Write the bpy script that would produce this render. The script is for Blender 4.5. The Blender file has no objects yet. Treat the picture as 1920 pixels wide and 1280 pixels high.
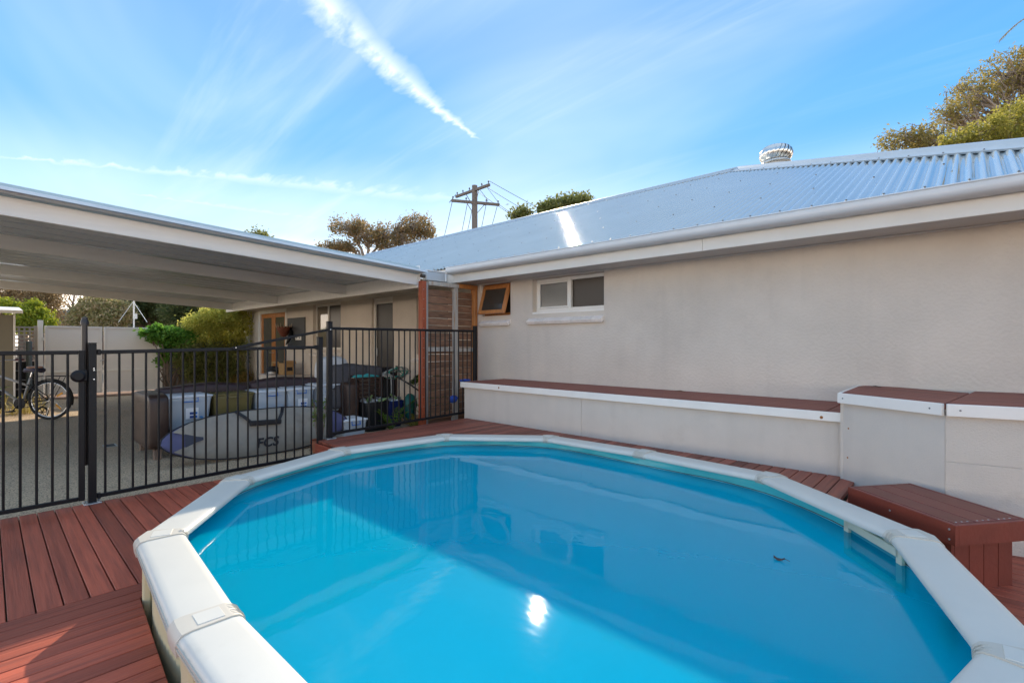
import bpy, bmesh, math, random
import numpy as np
from mathutils import Vector, Matrix

random.seed(7)
rng = np.random.default_rng(11)
SC = bpy.context.scene
COL = SC.collection
R = math.radians

# ---------------------------------------------------------------- camera, sky, sun, exposure
# world axes: X runs along the house wall (right +), Y runs towards the house, Z up, lower deck at 0
YAW = R(43.0)
EYE = Vector((0, 0, 1.26))
cam = bpy.data.cameras.new('camera')
cam.sensor_width = 36.0
cam.lens = 920 / 1920 * 36
cam.shift_y = 3 / 1920
cam.clip_start = 0.05
cam.clip_end = 2000
camera = bpy.data.objects.new('camera', cam)
camera.location = EYE
camera.rotation_euler = (R(90), 0, YAW)
COL.objects.link(camera)
SC.camera = camera

SUN_EL, SUN_AZ = R(28.3), R(40.0)           # azimuth measured left of +Y
world = bpy.data.worlds.new('World')
SC.world = world
world.use_nodes = True


def build_sky():
    nt = world.node_tree
    nt.nodes.clear()
    N, L = nt.nodes.new, nt.links.new
    out = N('ShaderNodeOutputWorld')
    bg = N('ShaderNodeBackground')
    bg.inputs['Strength'].default_value = SKY_STRENGTH
    sky = N('ShaderNodeTexSky')
    sky.sky_type = 'NISHITA'
    sky.sun_disc = False
    sky.sun_elevation = SUN_EL
    sky.sun_rotation = -SUN_AZ
    sky.air_density = 1.0
    sky.dust_density = 0.3
    sky.ozone_density = 2.5
    # thin cirrus: stretched noise on the view direction projected to a high flat layer
    tc = N('ShaderNodeTexCoord')
    sep = N('ShaderNodeSeparateXYZ')
    L(tc.outputs['Generated'], sep.inputs[0])

    def math_(op, a, b=None, clamp=False):
        m = N('ShaderNodeMath')
        m.operation = op
        m.use_clamp = clamp
        for i, v in enumerate((a, b)):
            if v is None:
                continue
            if isinstance(v, (int, float)):
                m.inputs[i].default_value = v
            else:
                L(v, m.inputs[i])
        return m.outputs[0]
    zc = math_('MAXIMUM', sep.outputs['Z'], 0.03)
    zc = math_('ADD', zc, 0.12)
    u = math_('DIVIDE', sep.outputs['X'], zc)
    v = math_('DIVIDE', sep.outputs['Y'], zc)
    comb = N('ShaderNodeCombineXYZ')
    L(u, comb.inputs[0])
    L(v, comb.inputs[1])

    def cirrus(rot, scale, loc, nscale, lo, hi, detail=7.0, dist=0.6):
        mp = N('ShaderNodeMapping')
        mp.inputs['Rotation'].default_value = (0, 0, R(rot))
        mp.inputs['Scale'].default_value = scale
        mp.inputs['Location'].default_value = loc
        L(comb.outputs[0], mp.inputs['Vector'])
        nz = N('ShaderNodeTexNoise')
        nz.inputs['Scale'].default_value = nscale
        nz.inputs['Detail'].default_value = detail
        nz.inputs['Roughness'].default_value = 0.58
        nz.inputs['Distortion'].default_value = dist
        L(mp.outputs[0], nz.inputs['Vector'])
        mr = N('ShaderNodeMapRange')
        mr.interpolation_type = 'SMOOTHSTEP'
        mr.inputs['From Min'].default_value = lo
        mr.inputs['From Max'].default_value = hi
        L(nz.outputs['Fac'], mr.inputs['Value'])
        return mr.outputs[0]
    veil = cirrus(24, (0.5, 1.1, 1), (3.1, 1.7, 0), 1.0, 0.30, 0.86, 4)
    wisps = cirrus(30, (0.30, 2.2, 1), (0.4, 5.2, 0), 1.6, 0.50, 0.80)

    # one feathered streak of cirrus, a curved band in the same flat layer
    def streak(ax, ay, bx, by, width, amp, bend):
        dx, dy = bx - ax, by - ay
        ln = math.hypot(dx, dy)
        dx, dy = dx / ln, dy / ln
        px = math_('SUBTRACT', u, ax)
        py = math_('SUBTRACT', v, ay)
        t = math_('ADD', math_('MULTIPLY', px, dx), math_('MULTIPLY', py, dy))
        s = math_('SUBTRACT', math_('MULTIPLY', px, -dy), math_('MULTIPLY', py, -dx))
        tn = math_('DIVIDE', t, ln)
        bow = math_('MULTIPLY', math_('MULTIPLY', tn, math_('SUBTRACT', 1.0, tn)), bend)
        s = math_('SUBTRACT', s, bow)
        # feathery noise pushes the edge about
        mp = N('ShaderNodeMapping')
        mp.inputs['Rotation'].default_value = (0, 0, -math.atan2(dy, dx) + R(14))
        mp.inputs['Scale'].default_value = (1.6, 4.0, 1)
        L(comb.outputs[0], mp.inputs['Vector'])
        nz = N('ShaderNodeTexNoise')
        nz.inputs['Scale'].default_value = 4.5
        nz.inputs['Detail'].default_value = 6
        nz.inputs['Roughness'].default_value = 0.52
        nz.inputs['Distortion'].default_value = 0.3
        L(mp.outputs[0], nz.inputs['Vector'])
        push = math_('MULTIPLY', math_('SUBTRACT', nz.outputs['Fac'], 0.5), width * 0.9)
        s = math_('ADD', s, push)
        tc_ = math_('MINIMUM', math_('MAXIMUM', tn, 0.0), 1.0)
        w = math_('ADD', math_('MULTIPLY', tc_, width), width * 0.10)
        d = math_('DIVIDE', math_('ABSOLUTE', s), w)
        core = math_('SUBTRACT', 1.0, d, True)
        core = math_('POWER', core, 1.25)
        a1 = math_('MULTIPLY', tn, 12.0, True)
        a2 = math_('MULTIPLY', math_('SUBTRACT', 1.25, tn), 2.0, True)
        m = math_('MULTIPLY', core, math_('MULTIPLY', a1, a2))
        fib = math_('MULTIPLY', math_('SUBTRACT', nz.outputs['Fac'], 0.22), 2.0, True)
        m = math_('MULTIPLY', m, math_('ADD', math_('MULTIPLY', fib, .85), .15))
        return math_('MULTIPLY', m, amp, True)
    st = None
    for k in STREAKS:
        o = streak(*k)
        st = o if st is None else math_('MAXIMUM', st, o)

    # grade the clear sky (same in every direction) to the saturated blue of the photograph
    gm = N('ShaderNodeGamma')
    gm.inputs['Gamma'].default_value = 0.55
    L(sky.outputs[0], gm.inputs['Color'])
    ramp = N('ShaderNodeValToRGB')
    ramp.color_ramp.interpolation = 'EASE'
    els = ramp.color_ramp.elements
    els[0].position, els[0].color = SKY_RAMP[0][0], (*SKY_RAMP[0][1], 1)
    els[1].position, els[1].color = SKY_RAMP[-1][0], (*SKY_RAMP[-1][1], 1)
    for pos, c in SKY_RAMP[1:-1]:
        els.new(pos).color = (*c, 1)
    L(sep.outputs['Z'], ramp.inputs[0])
    grd = N('ShaderNodeMix')
    grd.data_type = 'RGBA'
    grd.inputs['Factor'].default_value = SKY_NISHITA
    L(ramp.outputs[0], grd.inputs['A'])
    L(gm.outputs[0], grd.inputs['B'])
    scl = N('ShaderNodeVectorMath')
    scl.operation = 'SCALE'
    scl.inputs['Scale'].default_value = SKY_GAIN
    L(grd.outputs['Result'], scl.inputs[0])
    high = N('ShaderNodeMapRange')          # extra cirrus added overhead, mostly unseen, to whiten the fill light
    high.interpolation_type = 'SMOOTHSTEP'
    high.inputs['From Min'].default_value = 0.42
    high.inputs['From Max'].default_value = 0.95
    high.inputs['To Max'].default_value = VEIL_HIGH
    L(sep.outputs['Z'], high.inputs['Value'])
    fac = math_('MULTIPLY', veil, VEIL)
    fac = math_('ADD', fac, math_('MULTIPLY', wisps, WISP))
    fac = math_('ADD', fac, high.outputs[0])
    fac = math_('MAXIMUM', fac, st)
    fac = math_('MINIMUM', fac, 0.92)
    mix = N('ShaderNodeMix')
    mix.data_type = 'RGBA'
    L(fac, mix.inputs['Factor'])
    L(scl.outputs[0], mix.inputs['A'])
    mix.inputs['B'].default_value = (*CLOUD, 1)
    L(mix.outputs['Result'], bg.inputs['Color'])
    L(bg.outputs[0], out.inputs[0])


SKY_STRENGTH = 0.10
SKY_GAIN = 6.2
SKY_NISHITA = 0.05
SKY_RAMP = [(0.0, (2.6, 2.15, 1.70)), (0.10, (1.70, 1.48, 1.27)), (0.205, (.27, .43, .59)), (0.36, (.020, .205, .48)), (0.55, (.008, .160, .43)), (1.0, (.02, .18, .42))]
VEIL, WISP, VEIL_HIGH = 0.30, 0.22, 0.40
CLOUD = (4.0, 4.3, 4.5)
STREAKS = [(-1.345, 1.285, -1.03, .34, .125, 1.15, -.16), (-2.62, -.05, -1.80, 1.62, .17, .60, .16), (-2.73, .38, -2.42, 1.45, .12, .45, .10)]
build_sky()

sun_data = bpy.data.lights.new('sun', 'SUN')
sun_data.energy = 2.0
sun_data.angle = R(0.55)
sun_data.color = (1.0, 0.87, 0.68)
sun = bpy.data.objects.new('sun', sun_data)
sdir = Vector((-math.sin(SUN_AZ) * math.cos(SUN_EL), math.cos(SUN_AZ) * math.cos(SUN_EL), math.sin(SUN_EL)))
sun.rotation_euler = sdir.to_track_quat('Z', 'Y').to_euler()
sun.location = sdir * 60
COL.objects.link(sun)

SC.view_settings.view_transform = 'Standard'
SC.view_settings.look = 'None'
SC.view_settings.gamma = 1.0
SC.view_settings.exposure = 1.65
SC.view_settings.use_curve_mapping = False
SC.render.engine = 'CYCLES'
SC.cycles.max_bounces = 8
SC.cycles.transparent_max_bounces = 12
SC.cycles.use_denoising = True
SC.cycles.caustics_reflective = False
SC.cycles.caustics_refractive = False
SC.cycles.sample_clamp_indirect = 6.0


# ---------------------------------------------------------------- helpers
def at(px, py, depth):
    """a survey point of the photograph (1920 px wide) at a given distance along the view axis"""
    a, b = (px - 960) / 920, (643 - py) / 920
    s, c = math.sin(YAW), math.cos(YAW)
    return Vector((depth * (a * c - s), depth * (a * s + c), 1.26 + depth * b))


MATS = {}


def mat(name, col, rough=0.6, metal=0.0, var=0.0, vscale=6.0, bump=0.0, bscale=120.0, spec=0.5,
        stretch=None, rand=0.0, col2=None, c2scale=3.0, c2lo=0.5, c2hi=0.7, coat=0.0, detail=4.0, runs=0.0):
    if name in MATS:
        return MATS[name]
    m = bpy.data.materials.new(name)
    m.use_nodes = True
    nt = m.node_tree
    N, L = nt.nodes.new, nt.links.new
    b = nt.nodes['Principled BSDF']
    b.inputs['Roughness'].default_value = rough
    b.inputs['Metallic'].default_value = metal
    b.inputs['Specular IOR Level'].default_value = spec
    b.inputs['Coat Weight'].default_value = coat
    b.inputs['Base Color'].default_value = (*col, 1)
    tc = N('ShaderNodeTexCoord')
    vec = tc.outputs['Object']
    if stretch:
        mp = N('ShaderNodeMapping')
        mp.inputs['Scale'].default_value = stretch
        L(vec, mp.inputs['Vector'])
        vec = mp.outputs[0]
    cur = None
    if col2:
        nz = N('ShaderNodeTexNoise')
        nz.inputs['Scale'].default_value = c2scale
        nz.inputs['Detail'].default_value = 6
        nz.inputs['Roughness'].default_value = 0.65
        L(vec, nz.inputs['Vector'])
        mr = N('ShaderNodeMapRange')
        mr.interpolation_type = 'SMOOTHSTEP'
        mr.inputs['From Min'].default_value = c2lo
        mr.inputs['From Max'].default_value = c2hi
        L(nz.outputs['Fac'], mr.inputs['Value'])
        mx = N('ShaderNodeMix')
        mx.data_type = 'RGBA'
        mx.inputs['A'].default_value = (*col, 1)
        mx.inputs['B'].default_value = (*col2, 1)
        L(mr.outputs[0], mx.inputs['Factor'])
        cur = mx.outputs['Result']
    if var or rand:
        hv = N('ShaderNodeHueSaturation')
        hv.inputs['Color'].default_value = (*col, 1)
        if cur is not None:
            L(cur, hv.inputs['Color'])
        val = None
        if var:
            nz = N('ShaderNodeTexNoise')
            nz.inputs['Scale'].default_value = vscale
            nz.inputs['Detail'].default_value = detail
            nz.inputs['Roughness'].default_value = 0.6
            L(vec, nz.inputs['Vector'])
            mr = N('ShaderNodeMapRange')
            mr.inputs['From Min'].default_value = 0.25
            mr.inputs['From Max'].default_value = 0.75
            mr.inputs['To Min'].default_value = 1 - var
            mr.inputs['To Max'].default_value = 1 + var
            L(nz.outputs['Fac'], mr.inputs['Value'])
            val = mr.outputs[0]
        if rand:
            oi = N('ShaderNodeObjectInfo')
            mr = N('ShaderNodeMapRange')
            mr.inputs['To Min'].default_value = 1 - rand
            mr.inputs['To Max'].default_value = 1 + rand
            L(oi.outputs['Random'], mr.inputs['Value'])
            if val is None:
                val = mr.outputs[0]
            else:
                mu = N('ShaderNodeMath')
                mu.operation = 'MULTIPLY'
                L(val, mu.inputs[0])
                L(mr.outputs[0], mu.inputs[1])
                val = mu.outputs[0]
        L(val, hv.inputs['Value'])
        cur = hv.outputs[0]
    if runs:
        # faint vertical run marks and grime, broken up by a second noise
        mpr = N('ShaderNodeMapping')
        mpr.inputs['Scale'].default_value = (7, 7, .55)
        L(tc.outputs['Object'], mpr.inputs['Vector'])
        n1 = N('ShaderNodeTexNoise')
        n1.inputs['Scale'].default_value = 1.0
        n1.inputs['Detail'].default_value = 6
        L(mpr.outputs[0], n1.inputs['Vector'])
        mr1 = N('ShaderNodeMapRange')
        mr1.inputs['From Min'].default_value = .52
        mr1.inputs['From Max'].default_value = .78
        mr1.inputs['To Min'].default_value = 1.0
        mr1.inputs['To Max'].default_value = 1 - runs
        L(n1.outputs['Fac'], mr1.inputs['Value'])
        vm = N('ShaderNodeVectorMath')
        vm.operation = 'SCALE'
        L(cur, vm.inputs[0])
        L(mr1.outputs[0], vm.inputs['Scale'])
        cur = vm.outputs[0]
    if cur is not None:
        L(cur, b.inputs['Base Color'])
    if bump:
        nz = N('ShaderNodeTexNoise')
        nz.inputs['Scale'].default_value = bscale
        nz.inputs['Detail'].default_value = 3
        L(vec, nz.inputs['Vector'])
        bp = N('ShaderNodeBump')
        bp.inputs['Strength'].default_value = bump
        bp.inputs['Distance'].default_value = 0.01
        L(nz.outputs['Fac'], bp.inputs['Height'])
        L(bp.outputs[0], b.inputs['Normal'])
    MATS[name] = m
    return m


def leaf_mat(name, c1, c2, transl=0.45, rough=0.55):
    """leaf colour varies from leaf to leaf; light comes through"""
    m = bpy.data.materials.new(name)
    m.use_nodes = True
    nt = m.node_tree
    N, L = nt.nodes.new, nt.links.new
    b = nt.nodes['Principled BSDF']
    b.inputs['Roughness'].default_value = rough
    b.inputs['Specular IOR Level'].default_value = 0.35
    ge = N('ShaderNodeNewGeometry')
    rp = N('ShaderNodeMix')
    rp.data_type = 'RGBA'
    rp.inputs['A'].default_value = (*c1, 1)
    rp.inputs['B'].default_value = (*c2, 1)
    L(ge.outputs['Random Per Island'], rp.inputs['Factor'])
    L(rp.outputs['Result'], b.inputs['Base Color'])
    tr = N('ShaderNodeBsdfTranslucent')
    L(rp.outputs['Result'], tr.inputs['Color'])
    mx = N('ShaderNodeMixShader')
    mx.inputs[0].default_value = transl
    L(b.outputs[0], mx.inputs[1])
    L(tr.outputs[0], mx.inputs[2])
    L(mx.outputs[0], nt.nodes['Material Output'].inputs[0])
    return m


class MB:
    """collects shapes and links them as ONE mesh object"""

    def __init__(self):
        self.v, self.f, self.m = [], [], []

    def add(self, vs, fs, mi=0):
        o = len(self.v)
        self.v += [tuple(p) for p in vs]
        self.f += [tuple(i + o for i in f) for f in fs]
        self.m += [mi] * len(fs)
        return self

    def box(self, c, s, rot=None, b=0.0, mi=0):
        """box with chamfered edges; rot is a 3x3 Matrix"""
        hx, hy, hz = s[0] / 2, s[1] / 2, s[2] / 2
        c = Vector(c)
        b = min(b, hx * .9, hy * .9, hz * .9)

        def T(p):
            p = Vector(p)
            return c + (rot @ p if rot is not None else p)
        if b <= 0:
            vs = [T((x * hx, y * hy, z * hz)) for x in (-1, 1) for y in (-1, 1) for z in (-1, 1)]
            fs = [(0, 1, 3, 2), (4, 6, 7, 5), (0, 4, 5, 1), (2, 3, 7, 6), (0, 2, 6, 4), (1, 5, 7, 3)]
            return self.add(vs, fs, mi)
        vs, idx = [], {}
        for x in (-1, 1):
            for y in (-1, 1):
                for z in (-1, 1):
                    for k in range(3):
                        p = [x * (hx - b), y * (hy - b), z * (hz - b)]
                        p[k] = (x * hx, y * hy, z * hz)[k]
                        idx[(x, y, z, k)] = len(vs)
                        vs.append(T(p))
        fs = []
        for k in range(3):
            a, d = [(1, 2), (0, 2), (0, 1)][k]
            for sg in (-1, 1):
                q = []
                for sa, sd in ((-1, -1), (1, -1), (1, 1), (-1, 1)):
                    key = [0, 0, 0]
                    key[k], key[a], key[d] = sg, sa, sd
                    q.append(idx[(*key, k)])
                flip = (sg > 0) != (k == 1)
                fs.append(tuple(q) if flip else tuple(reversed(q)))
        for k in range(3):
            a, d = [(1, 2), (0, 2), (0, 1)][k]
            for sa in (-1, 1):
                for sd in (-1, 1):
                    e = []
                    for sk in (-1, 1):
                        key = [0, 0, 0]
                        key[k], key[a], key[d] = sk, sa, sd
                        e.append((idx[(*key, a)], idx[(*key, d)]))
                    fs.append((e[0][0], e[0][1], e[1][1], e[1][0]))
        for x in (-1, 1):
            for y in (-1, 1):
                for z in (-1, 1):
                    fs.append(tuple(idx[(x, y, z, k)] for k in range(3)))
        return self.add(vs, fs, mi)

    def span(self, lo, hi, b=0.0, mi=0):
        return self.box([(lo[i] + hi[i]) / 2 for i in range(3)], [abs(hi[i] - lo[i]) for i in range(3)], None, b, mi)

    def bar(self, p, q, w, h, b=0.0, mi=0, up=(0, 0, 1)):
        """rectangular bar from p to q; w across, h along up"""
        p, q = Vector(p), Vector(q)
        d = (q - p)
        ln = d.length
        d.normalize()
        up = Vector(up)
        x = d.cross(up)
        if x.length < 1e-5:
            x = d.cross(Vector((1, 0, 0)))
        x.normalize()
        z = x.cross(d)
        rot = Matrix((x, d, z)).transposed()
        return self.box((p + q) / 2, (w, ln, h), rot, b, mi)

    def tube(self, pts, r, n=8, mi=0, cap=True, closed=False):
        pts = [Vector(p) for p in pts]
        m = len(pts)
        rs = r if hasattr(r, '__len__') else [r] * m
        vs, fs = [], []
        prev = None
        for i, p in enumerate(pts):
            if closed:
                d = pts[(i + 1) % m] - pts[i - 1]
            else:
                d = pts[min(i + 1, m - 1)] - pts[max(i - 1, 0)]
            d.normalize()
            if prev is None:
                x = d.cross(Vector((0, 0, 1)))
                if x.length < 1e-4:
                    x = d.cross(Vector((1, 0, 0)))
            else:
                x = prev - d * prev.dot(d)
            x.normalize()
            prev = x
            y = d.cross(x)
            for k in range(n):
                a = 2 * math.pi * k / n
                vs.append(p + (x * math.cos(a) + y * math.sin(a)) * rs[i])
        for i in range(m if closed else m - 1):
            j = (i + 1) % m
            for k in range(n):
                fs.append((i * n + k, i * n + (k + 1) % n, j * n + (k + 1) % n, j * n + k))
        if cap and not closed:
            fs.append(tuple(reversed(range(n))))
            fs.append(tuple((m - 1) * n + k for k in range(n)))
        return self.add(vs, fs, mi)

    def lathe(self, c, prof, n=24, mi=0, axis=None):
        """prof: list of (r, z) turned about the vertical through c (or about axis)"""
        c = Vector(c)
        ax = Vector(axis or (0, 0, 1)).normalized()
        x = ax.cross(Vector((0, 0, 1)))
        if x.length < 1e-4:
            x = Vector((1, 0, 0))
        x.normalize()
        y = ax.cross(x)
        vs, fs = [], []
        for r, z in prof:
            for k in range(n):
                a = 2 * math.pi * k / n
                vs.append(c + ax * z + (x * math.cos(a) + y * math.sin(a)) * r)
        for i in range(len(prof) - 1):
            for k in range(n):
                fs.append((i * n + k, i * n + (k + 1) % n, (i + 1) * n + (k + 1) % n, (i + 1) * n + k))
        if prof[0][0] > 1e-5:
            fs.append(tuple(reversed(range(n))))
        if prof[-1][0] > 1e-5:
            fs.append(tuple((len(prof) - 1) * n + k for k in range(n)))
        return self.add(vs, fs, mi)

    def prism(self, poly, z0, z1, mi=0, ch=0.0):
        """vertical prism on a plan polygon, top edge chamfered by ch"""
        n = len(poly)
        if ch:
            cx = sum(p[0] for p in poly) / n
            cy = sum(p[1] for p in poly) / n
            top = []
            for i in range(n):
                p0, p1, p2 = Vector(poly[i - 1]), Vector(poly[i]), Vector(poly[(i + 1) % n])
                e1, e2 = (p0 - p1), (p2 - p1)
                if e1.length < 1e-6 or e2.length < 1e-6:
                    top.append(p1)
                    continue
                e1.normalize()
                e2.normalize()
                sn = abs(e1.x * e2.y - e1.y * e2.x)
                top.append(p1 + (e1 + e2) * (ch / max(sn, .35)))
            vs = [(p[0], p[1], z0) for p in poly] + [(p[0], p[1], z1 - ch) for p in poly] + [(p[0], p[1], z1) for p in top]
            lv = 3
        else:
            vs = [(p[0], p[1], z0) for p in poly] + [(p[0], p[1], z1) for p in poly]
            lv = 2
        fs = [tuple(reversed(range(n))), tuple((lv - 1) * n + i for i in range(n))]
        for l in range(lv - 1):
            for i in range(n):
                j = (i + 1) % n
                fs.append((l * n + i, l * n + j, (l + 1) * n + j, (l + 1) * n + i))
        return self.add(vs, fs, mi)

    def loft(self, rings, mi=0, closed_ring=True, cap=True):
        n = len(rings[0])
        vs = [p for r in rings for p in r]
        fs = []
        for i in range(len(rings) - 1):
            for k in range(n if closed_ring else n - 1):
                fs.append((i * n + k, i * n + (k + 1) % n, (i + 1) * n + (k + 1) % n, (i + 1) * n + k))
        if cap and closed_ring:
            fs.append(tuple(reversed(range(n))))
            fs.append(tuple((len(rings) - 1) * n + k for k in range(n)))
        return self.add(vs, fs, mi)

    def build(self, name, mats, parent=None, smooth=False, origin=None, fix=True):
        org = Vector(origin) if origin is not None else (ORIGIN[parent.name] if parent is not None else Vector((0, 0, 0)))
        me = bpy.data.meshes.new(name)
        me.from_pydata([tuple(Vector(p) - org) for p in self.v], [], self.f)
        if not isinstance(mats, (list, tuple)):
            mats = [mats]
        for m in mats:
            me.materials.append(m)
        if len(mats) > 1:
            me.polygons.foreach_set('material_index', self.m)
        if fix:
            bm = bmesh.new()
            bm.from_mesh(me)
            bmesh.ops.recalc_face_normals(bm, faces=bm.faces)
            bm.to_mesh(me)
            bm.free()
        if smooth:
            me.polygons.foreach_set('use_smooth', [True] * len(me.polygons))
            if smooth is not True:
                me.set_sharp_from_angle(angle=R(smooth))
        ob = bpy.data.objects.new(name, me)
        COL.objects.link(ob)
        if parent is not None:
            ob.parent = parent
            ORIGIN[ob.name] = ORIGIN[parent.name]
        else:
            ob.location = org
            ORIGIN[ob.name] = org
        return ob


ORIGIN = {}


def tag(o, label=None, cat=None, group=None, kind=None):
    if label:
        o['label'] = label
    if cat:
        o['category'] = cat
    if group:
        o['group'] = group
    if kind:
        o['kind'] = kind
    return o


def thing(name, loc, label, cat, group=None):
    o = bpy.data.objects.new(name, None)
    o.empty_display_size = 0.2
    o.location = loc
    COL.objects.link(o)
    ORIGIN[o.name] = Vector(loc)
    return tag(o, label, cat, group)


def struct(o):
    o['kind'] = 'structure'
    return o


def stuff(o):
    o['kind'] = 'stuff'
    return o


def rotz(a):
    return Matrix.Rotation(a, 3, 'Z')


def fast_mesh(name, verts, quads, m, parent=None, smooth=False):
    """numpy verts (n,3), quads (k,4)"""
    org = np.array(ORIGIN[parent.name]) if parent is not None else np.zeros(3)
    me = bpy.data.meshes.new(name)
    k = len(quads)
    me.vertices.add(len(verts))
    me.vertices.foreach_set('co', (verts - org).astype(np.float32).ravel())
    me.loops.add(k * 4)
    me.loops.foreach_set('vertex_index', quads.astype(np.int32).ravel())
    me.polygons.add(k)
    me.polygons.foreach_set('loop_start', np.arange(0, 4 * k, 4, dtype=np.int32))
    me.update(calc_edges=True)
    me.validate()
    me.materials.append(m)
    if smooth:
        me.polygons.foreach_set('use_smooth', [True] * k)
    ob = bpy.data.objects.new(name, me)
    COL.objects.link(ob)
    if parent is not None:
        ob.parent = parent
        ORIGIN[ob.name] = ORIGIN[parent.name]
    else:
        ORIGIN[ob.name] = Vector((0, 0, 0))
    return ob


def text_obj(name, body, size, m, mtx, parent, extrude=0.001, shear=0.0, spacing=1.0, bold=0.0):
    cu = bpy.data.curves.new(name, 'FONT')
    cu.body = body
    cu.size = size
    cu.extrude = extrude
    cu.shear = shear
    cu.space_character = spacing
    cu.offset = bold
    cu.align_x = 'CENTER'
    cu.align_y = 'CENTER'
    cu.materials.append(m)
    tmp_ = bpy.data.objects.new(name, cu)
    COL.objects.link(tmp_)
    dg = bpy.context.evaluated_depsgraph_get()
    me = bpy.data.meshes.new_from_object(tmp_.evaluated_get(dg))
    bpy.data.objects.remove(tmp_)
    ob = bpy.data.objects.new(name, me)
    COL.objects.link(ob)
    ob.parent = parent
    ob.matrix_local = Matrix.Translation(-ORIGIN[parent.name]) @ mtx
    return ob


# ---------------------------------------------------------------- materials
M_RENDER = mat('wall_render', (.69, .605, .515), .9, var=.08, vscale=1.3, bump=.6, bscale=40, col2=(.645, .56, .475), c2scale=1.1, c2lo=.48, c2hi=.75, spec=.2, detail=10, runs=.05)
M_PANEL = mat('painted_sheet', (.66, .595, .52), .8, var=.05, vscale=2.5, bump=.25, bscale=160, spec=.25, col2=(.59, .52, .44), c2scale=1.6, c2lo=.6, c2hi=.8, runs=.05)
M_WHITE = mat('white_paint', (.88, .83, .76), .45, var=.04, vscale=5, col2=(.70, .65, .57), c2scale=2.2, c2lo=.62, c2hi=.85, bump=.05, bscale=40)
M_TRIM = mat('cream_trim', (.82, .77, .69), .5, var=.05, vscale=3, col2=(.62, .57, .49), c2scale=1.5, c2lo=.6, c2hi=.85)
M_BEAM = mat('white_beam', (.90, .87, .82), .5, var=.05, vscale=4, bump=.12, bscale=18, stretch=(6, .6, 6), col2=(.64, .58, .50), c2scale=2, c2lo=.62, c2hi=.85)
M_SOFFIT = mat('soffit_sheet', (.62, .58, .52), .7, var=.04)
M_ROOF = mat('zinc_roof', (.45, .50, .505), .06, metal=.45, var=.06, vscale=1.2)
M_CAP = mat('zinc_flashing', (.44, .49, .52), .38, metal=.4, var=.05, vscale=3)
M_GUTTER = mat('gutter_steel', (.70, .70, .69), .35, metal=.05, var=.05, vscale=2)
M_FLASH = mat('blue_grey_flashing', (.36, .47, .52), .45, var=.05, vscale=2, spec=.5)
M_UNDER = mat('carport_ceiling_sheet', (.66, .70, .73), .22, var=.08, vscale=1.2)
M_SCREW = mat('screw_head', (.20, .20, .21), .45, metal=.6)
def deck_mats(nm, c, c2, rnd):
    out = []
    for ax, st in (('x', (1.3, 26, 26)), ('y', (26, 1.3, 26))):
        out.append(mat(nm + '_' + ax, c, .55, var=.22, vscale=1.6, stretch=st, bump=.35, bscale=3.0, rand=rnd, col2=c2, c2scale=.9, c2lo=.42, c2hi=.72, spec=.4, detail=8))
    return out


M_DECKX, M_DECKY = deck_mats('red_stained_board', (.40, .088, .046), (.25, .058, .034), .32)
M_DECK2X, M_DECK2Y = deck_mats('brown_red_board', (.27, .076, .046), (.17, .054, .036), .30)
M_BENCHTOP = mat('bench_top_board', (.25, .070, .045), .6, var=.25, vscale=1.6, stretch=(1.3, 26, 26), rand=.18, bump=.3, bscale=3, detail=8)
M_REDBOX = mat('red_stained_timber', (.175, .034, .020), .42, var=.16, vscale=6, rand=.10, bump=.12, bscale=45, spec=.5)
M_GAPSHADE = mat('gap_shade', (.012, .010, .010), .9)  # near-black: the shade under the deck boards put into the colour
M_RIM = mat('pool_rim_resin', (.62, .595, .535), .36, var=.03, vscale=4, col2=(.44, .41, .355), c2scale=3, c2lo=.62, c2hi=.9, spec=.5)
M_CLIP = mat('cream_clip', (.55, .505, .43), .42, var=.04, vscale=8, col2=(.47, .405, .32), c2scale=9, c2lo=.6, c2hi=.8)
M_POOLWALL = mat('cream_pool_wall', (.66, .57, .36), .5, var=.05, vscale=4)
M_BLACK = mat('black_powder_coat', (.009, .009, .011), .42, var=.1, spec=.25)
M_STEEL = mat('galvanised_plate', (.45, .46, .47), .4, metal=.8)
M_ORANGE = mat('orange_cedar', (.52, .20, .055), .5, var=.2, vscale=5, stretch=(5, 5, .7), bump=.1, bscale=30, coat=.2)
M_REDPOST = mat('red_oxide_post', (.36, .075, .028), .5, var=.12, vscale=4)
M_SLAT = mat('weathered_brown_slat', (.25, .13, .075), .7, var=.35, vscale=5, stretch=(1, 1, 8), rand=.22, bump=.35, bscale=30, col2=(.16, .08, .048), c2scale=4, c2lo=.45, c2hi=.7)
M_GREYPOST = mat('grey_weathered_timber', (.47, .43, .38), .75, var=.2, vscale=4, stretch=(8, 8, .8), bump=.3, bscale=25, col2=(.42, .27, .16), c2scale=2.5, c2lo=.5, c2hi=.7)
M_BRICKWHITE = mat('white_painted_brick', (.88, .80, .73), .6, var=.08, vscale=20, bump=.25, bscale=70, rand=.05)
M_DOORDARK = mat('dark_screen_door', (.030, .024, .020), .4, var=.15)
M_CONC = mat('aggregate_concrete', (.62, .46, .30), .85, var=.10, vscale=.7, bump=.6, bscale=140, col2=(.20, .155, .115), c2scale=75, c2lo=.46, c2hi=.62, spec=.3)
M_EARTH = mat('bare_earth', (.16, .12, .085), .95, var=.3, vscale=1.1, bump=.6, bscale=20)
M_MULCH = mat('brown_mulch', (.20, .115, .07), .95, var=.4, vscale=20, bump=.8, bscale=60)
M_COLORBOND = mat('pale_steel_sheet', (.76, .70, .63), .5, var=.03, vscale=2)
M_SHED = mat('olive_shed_sheet', (.22, .19, .13), .5, var=.05)
M_LATTICE = mat('grey_lattice', (.42, .38, .34), .7, var=.1)
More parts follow.
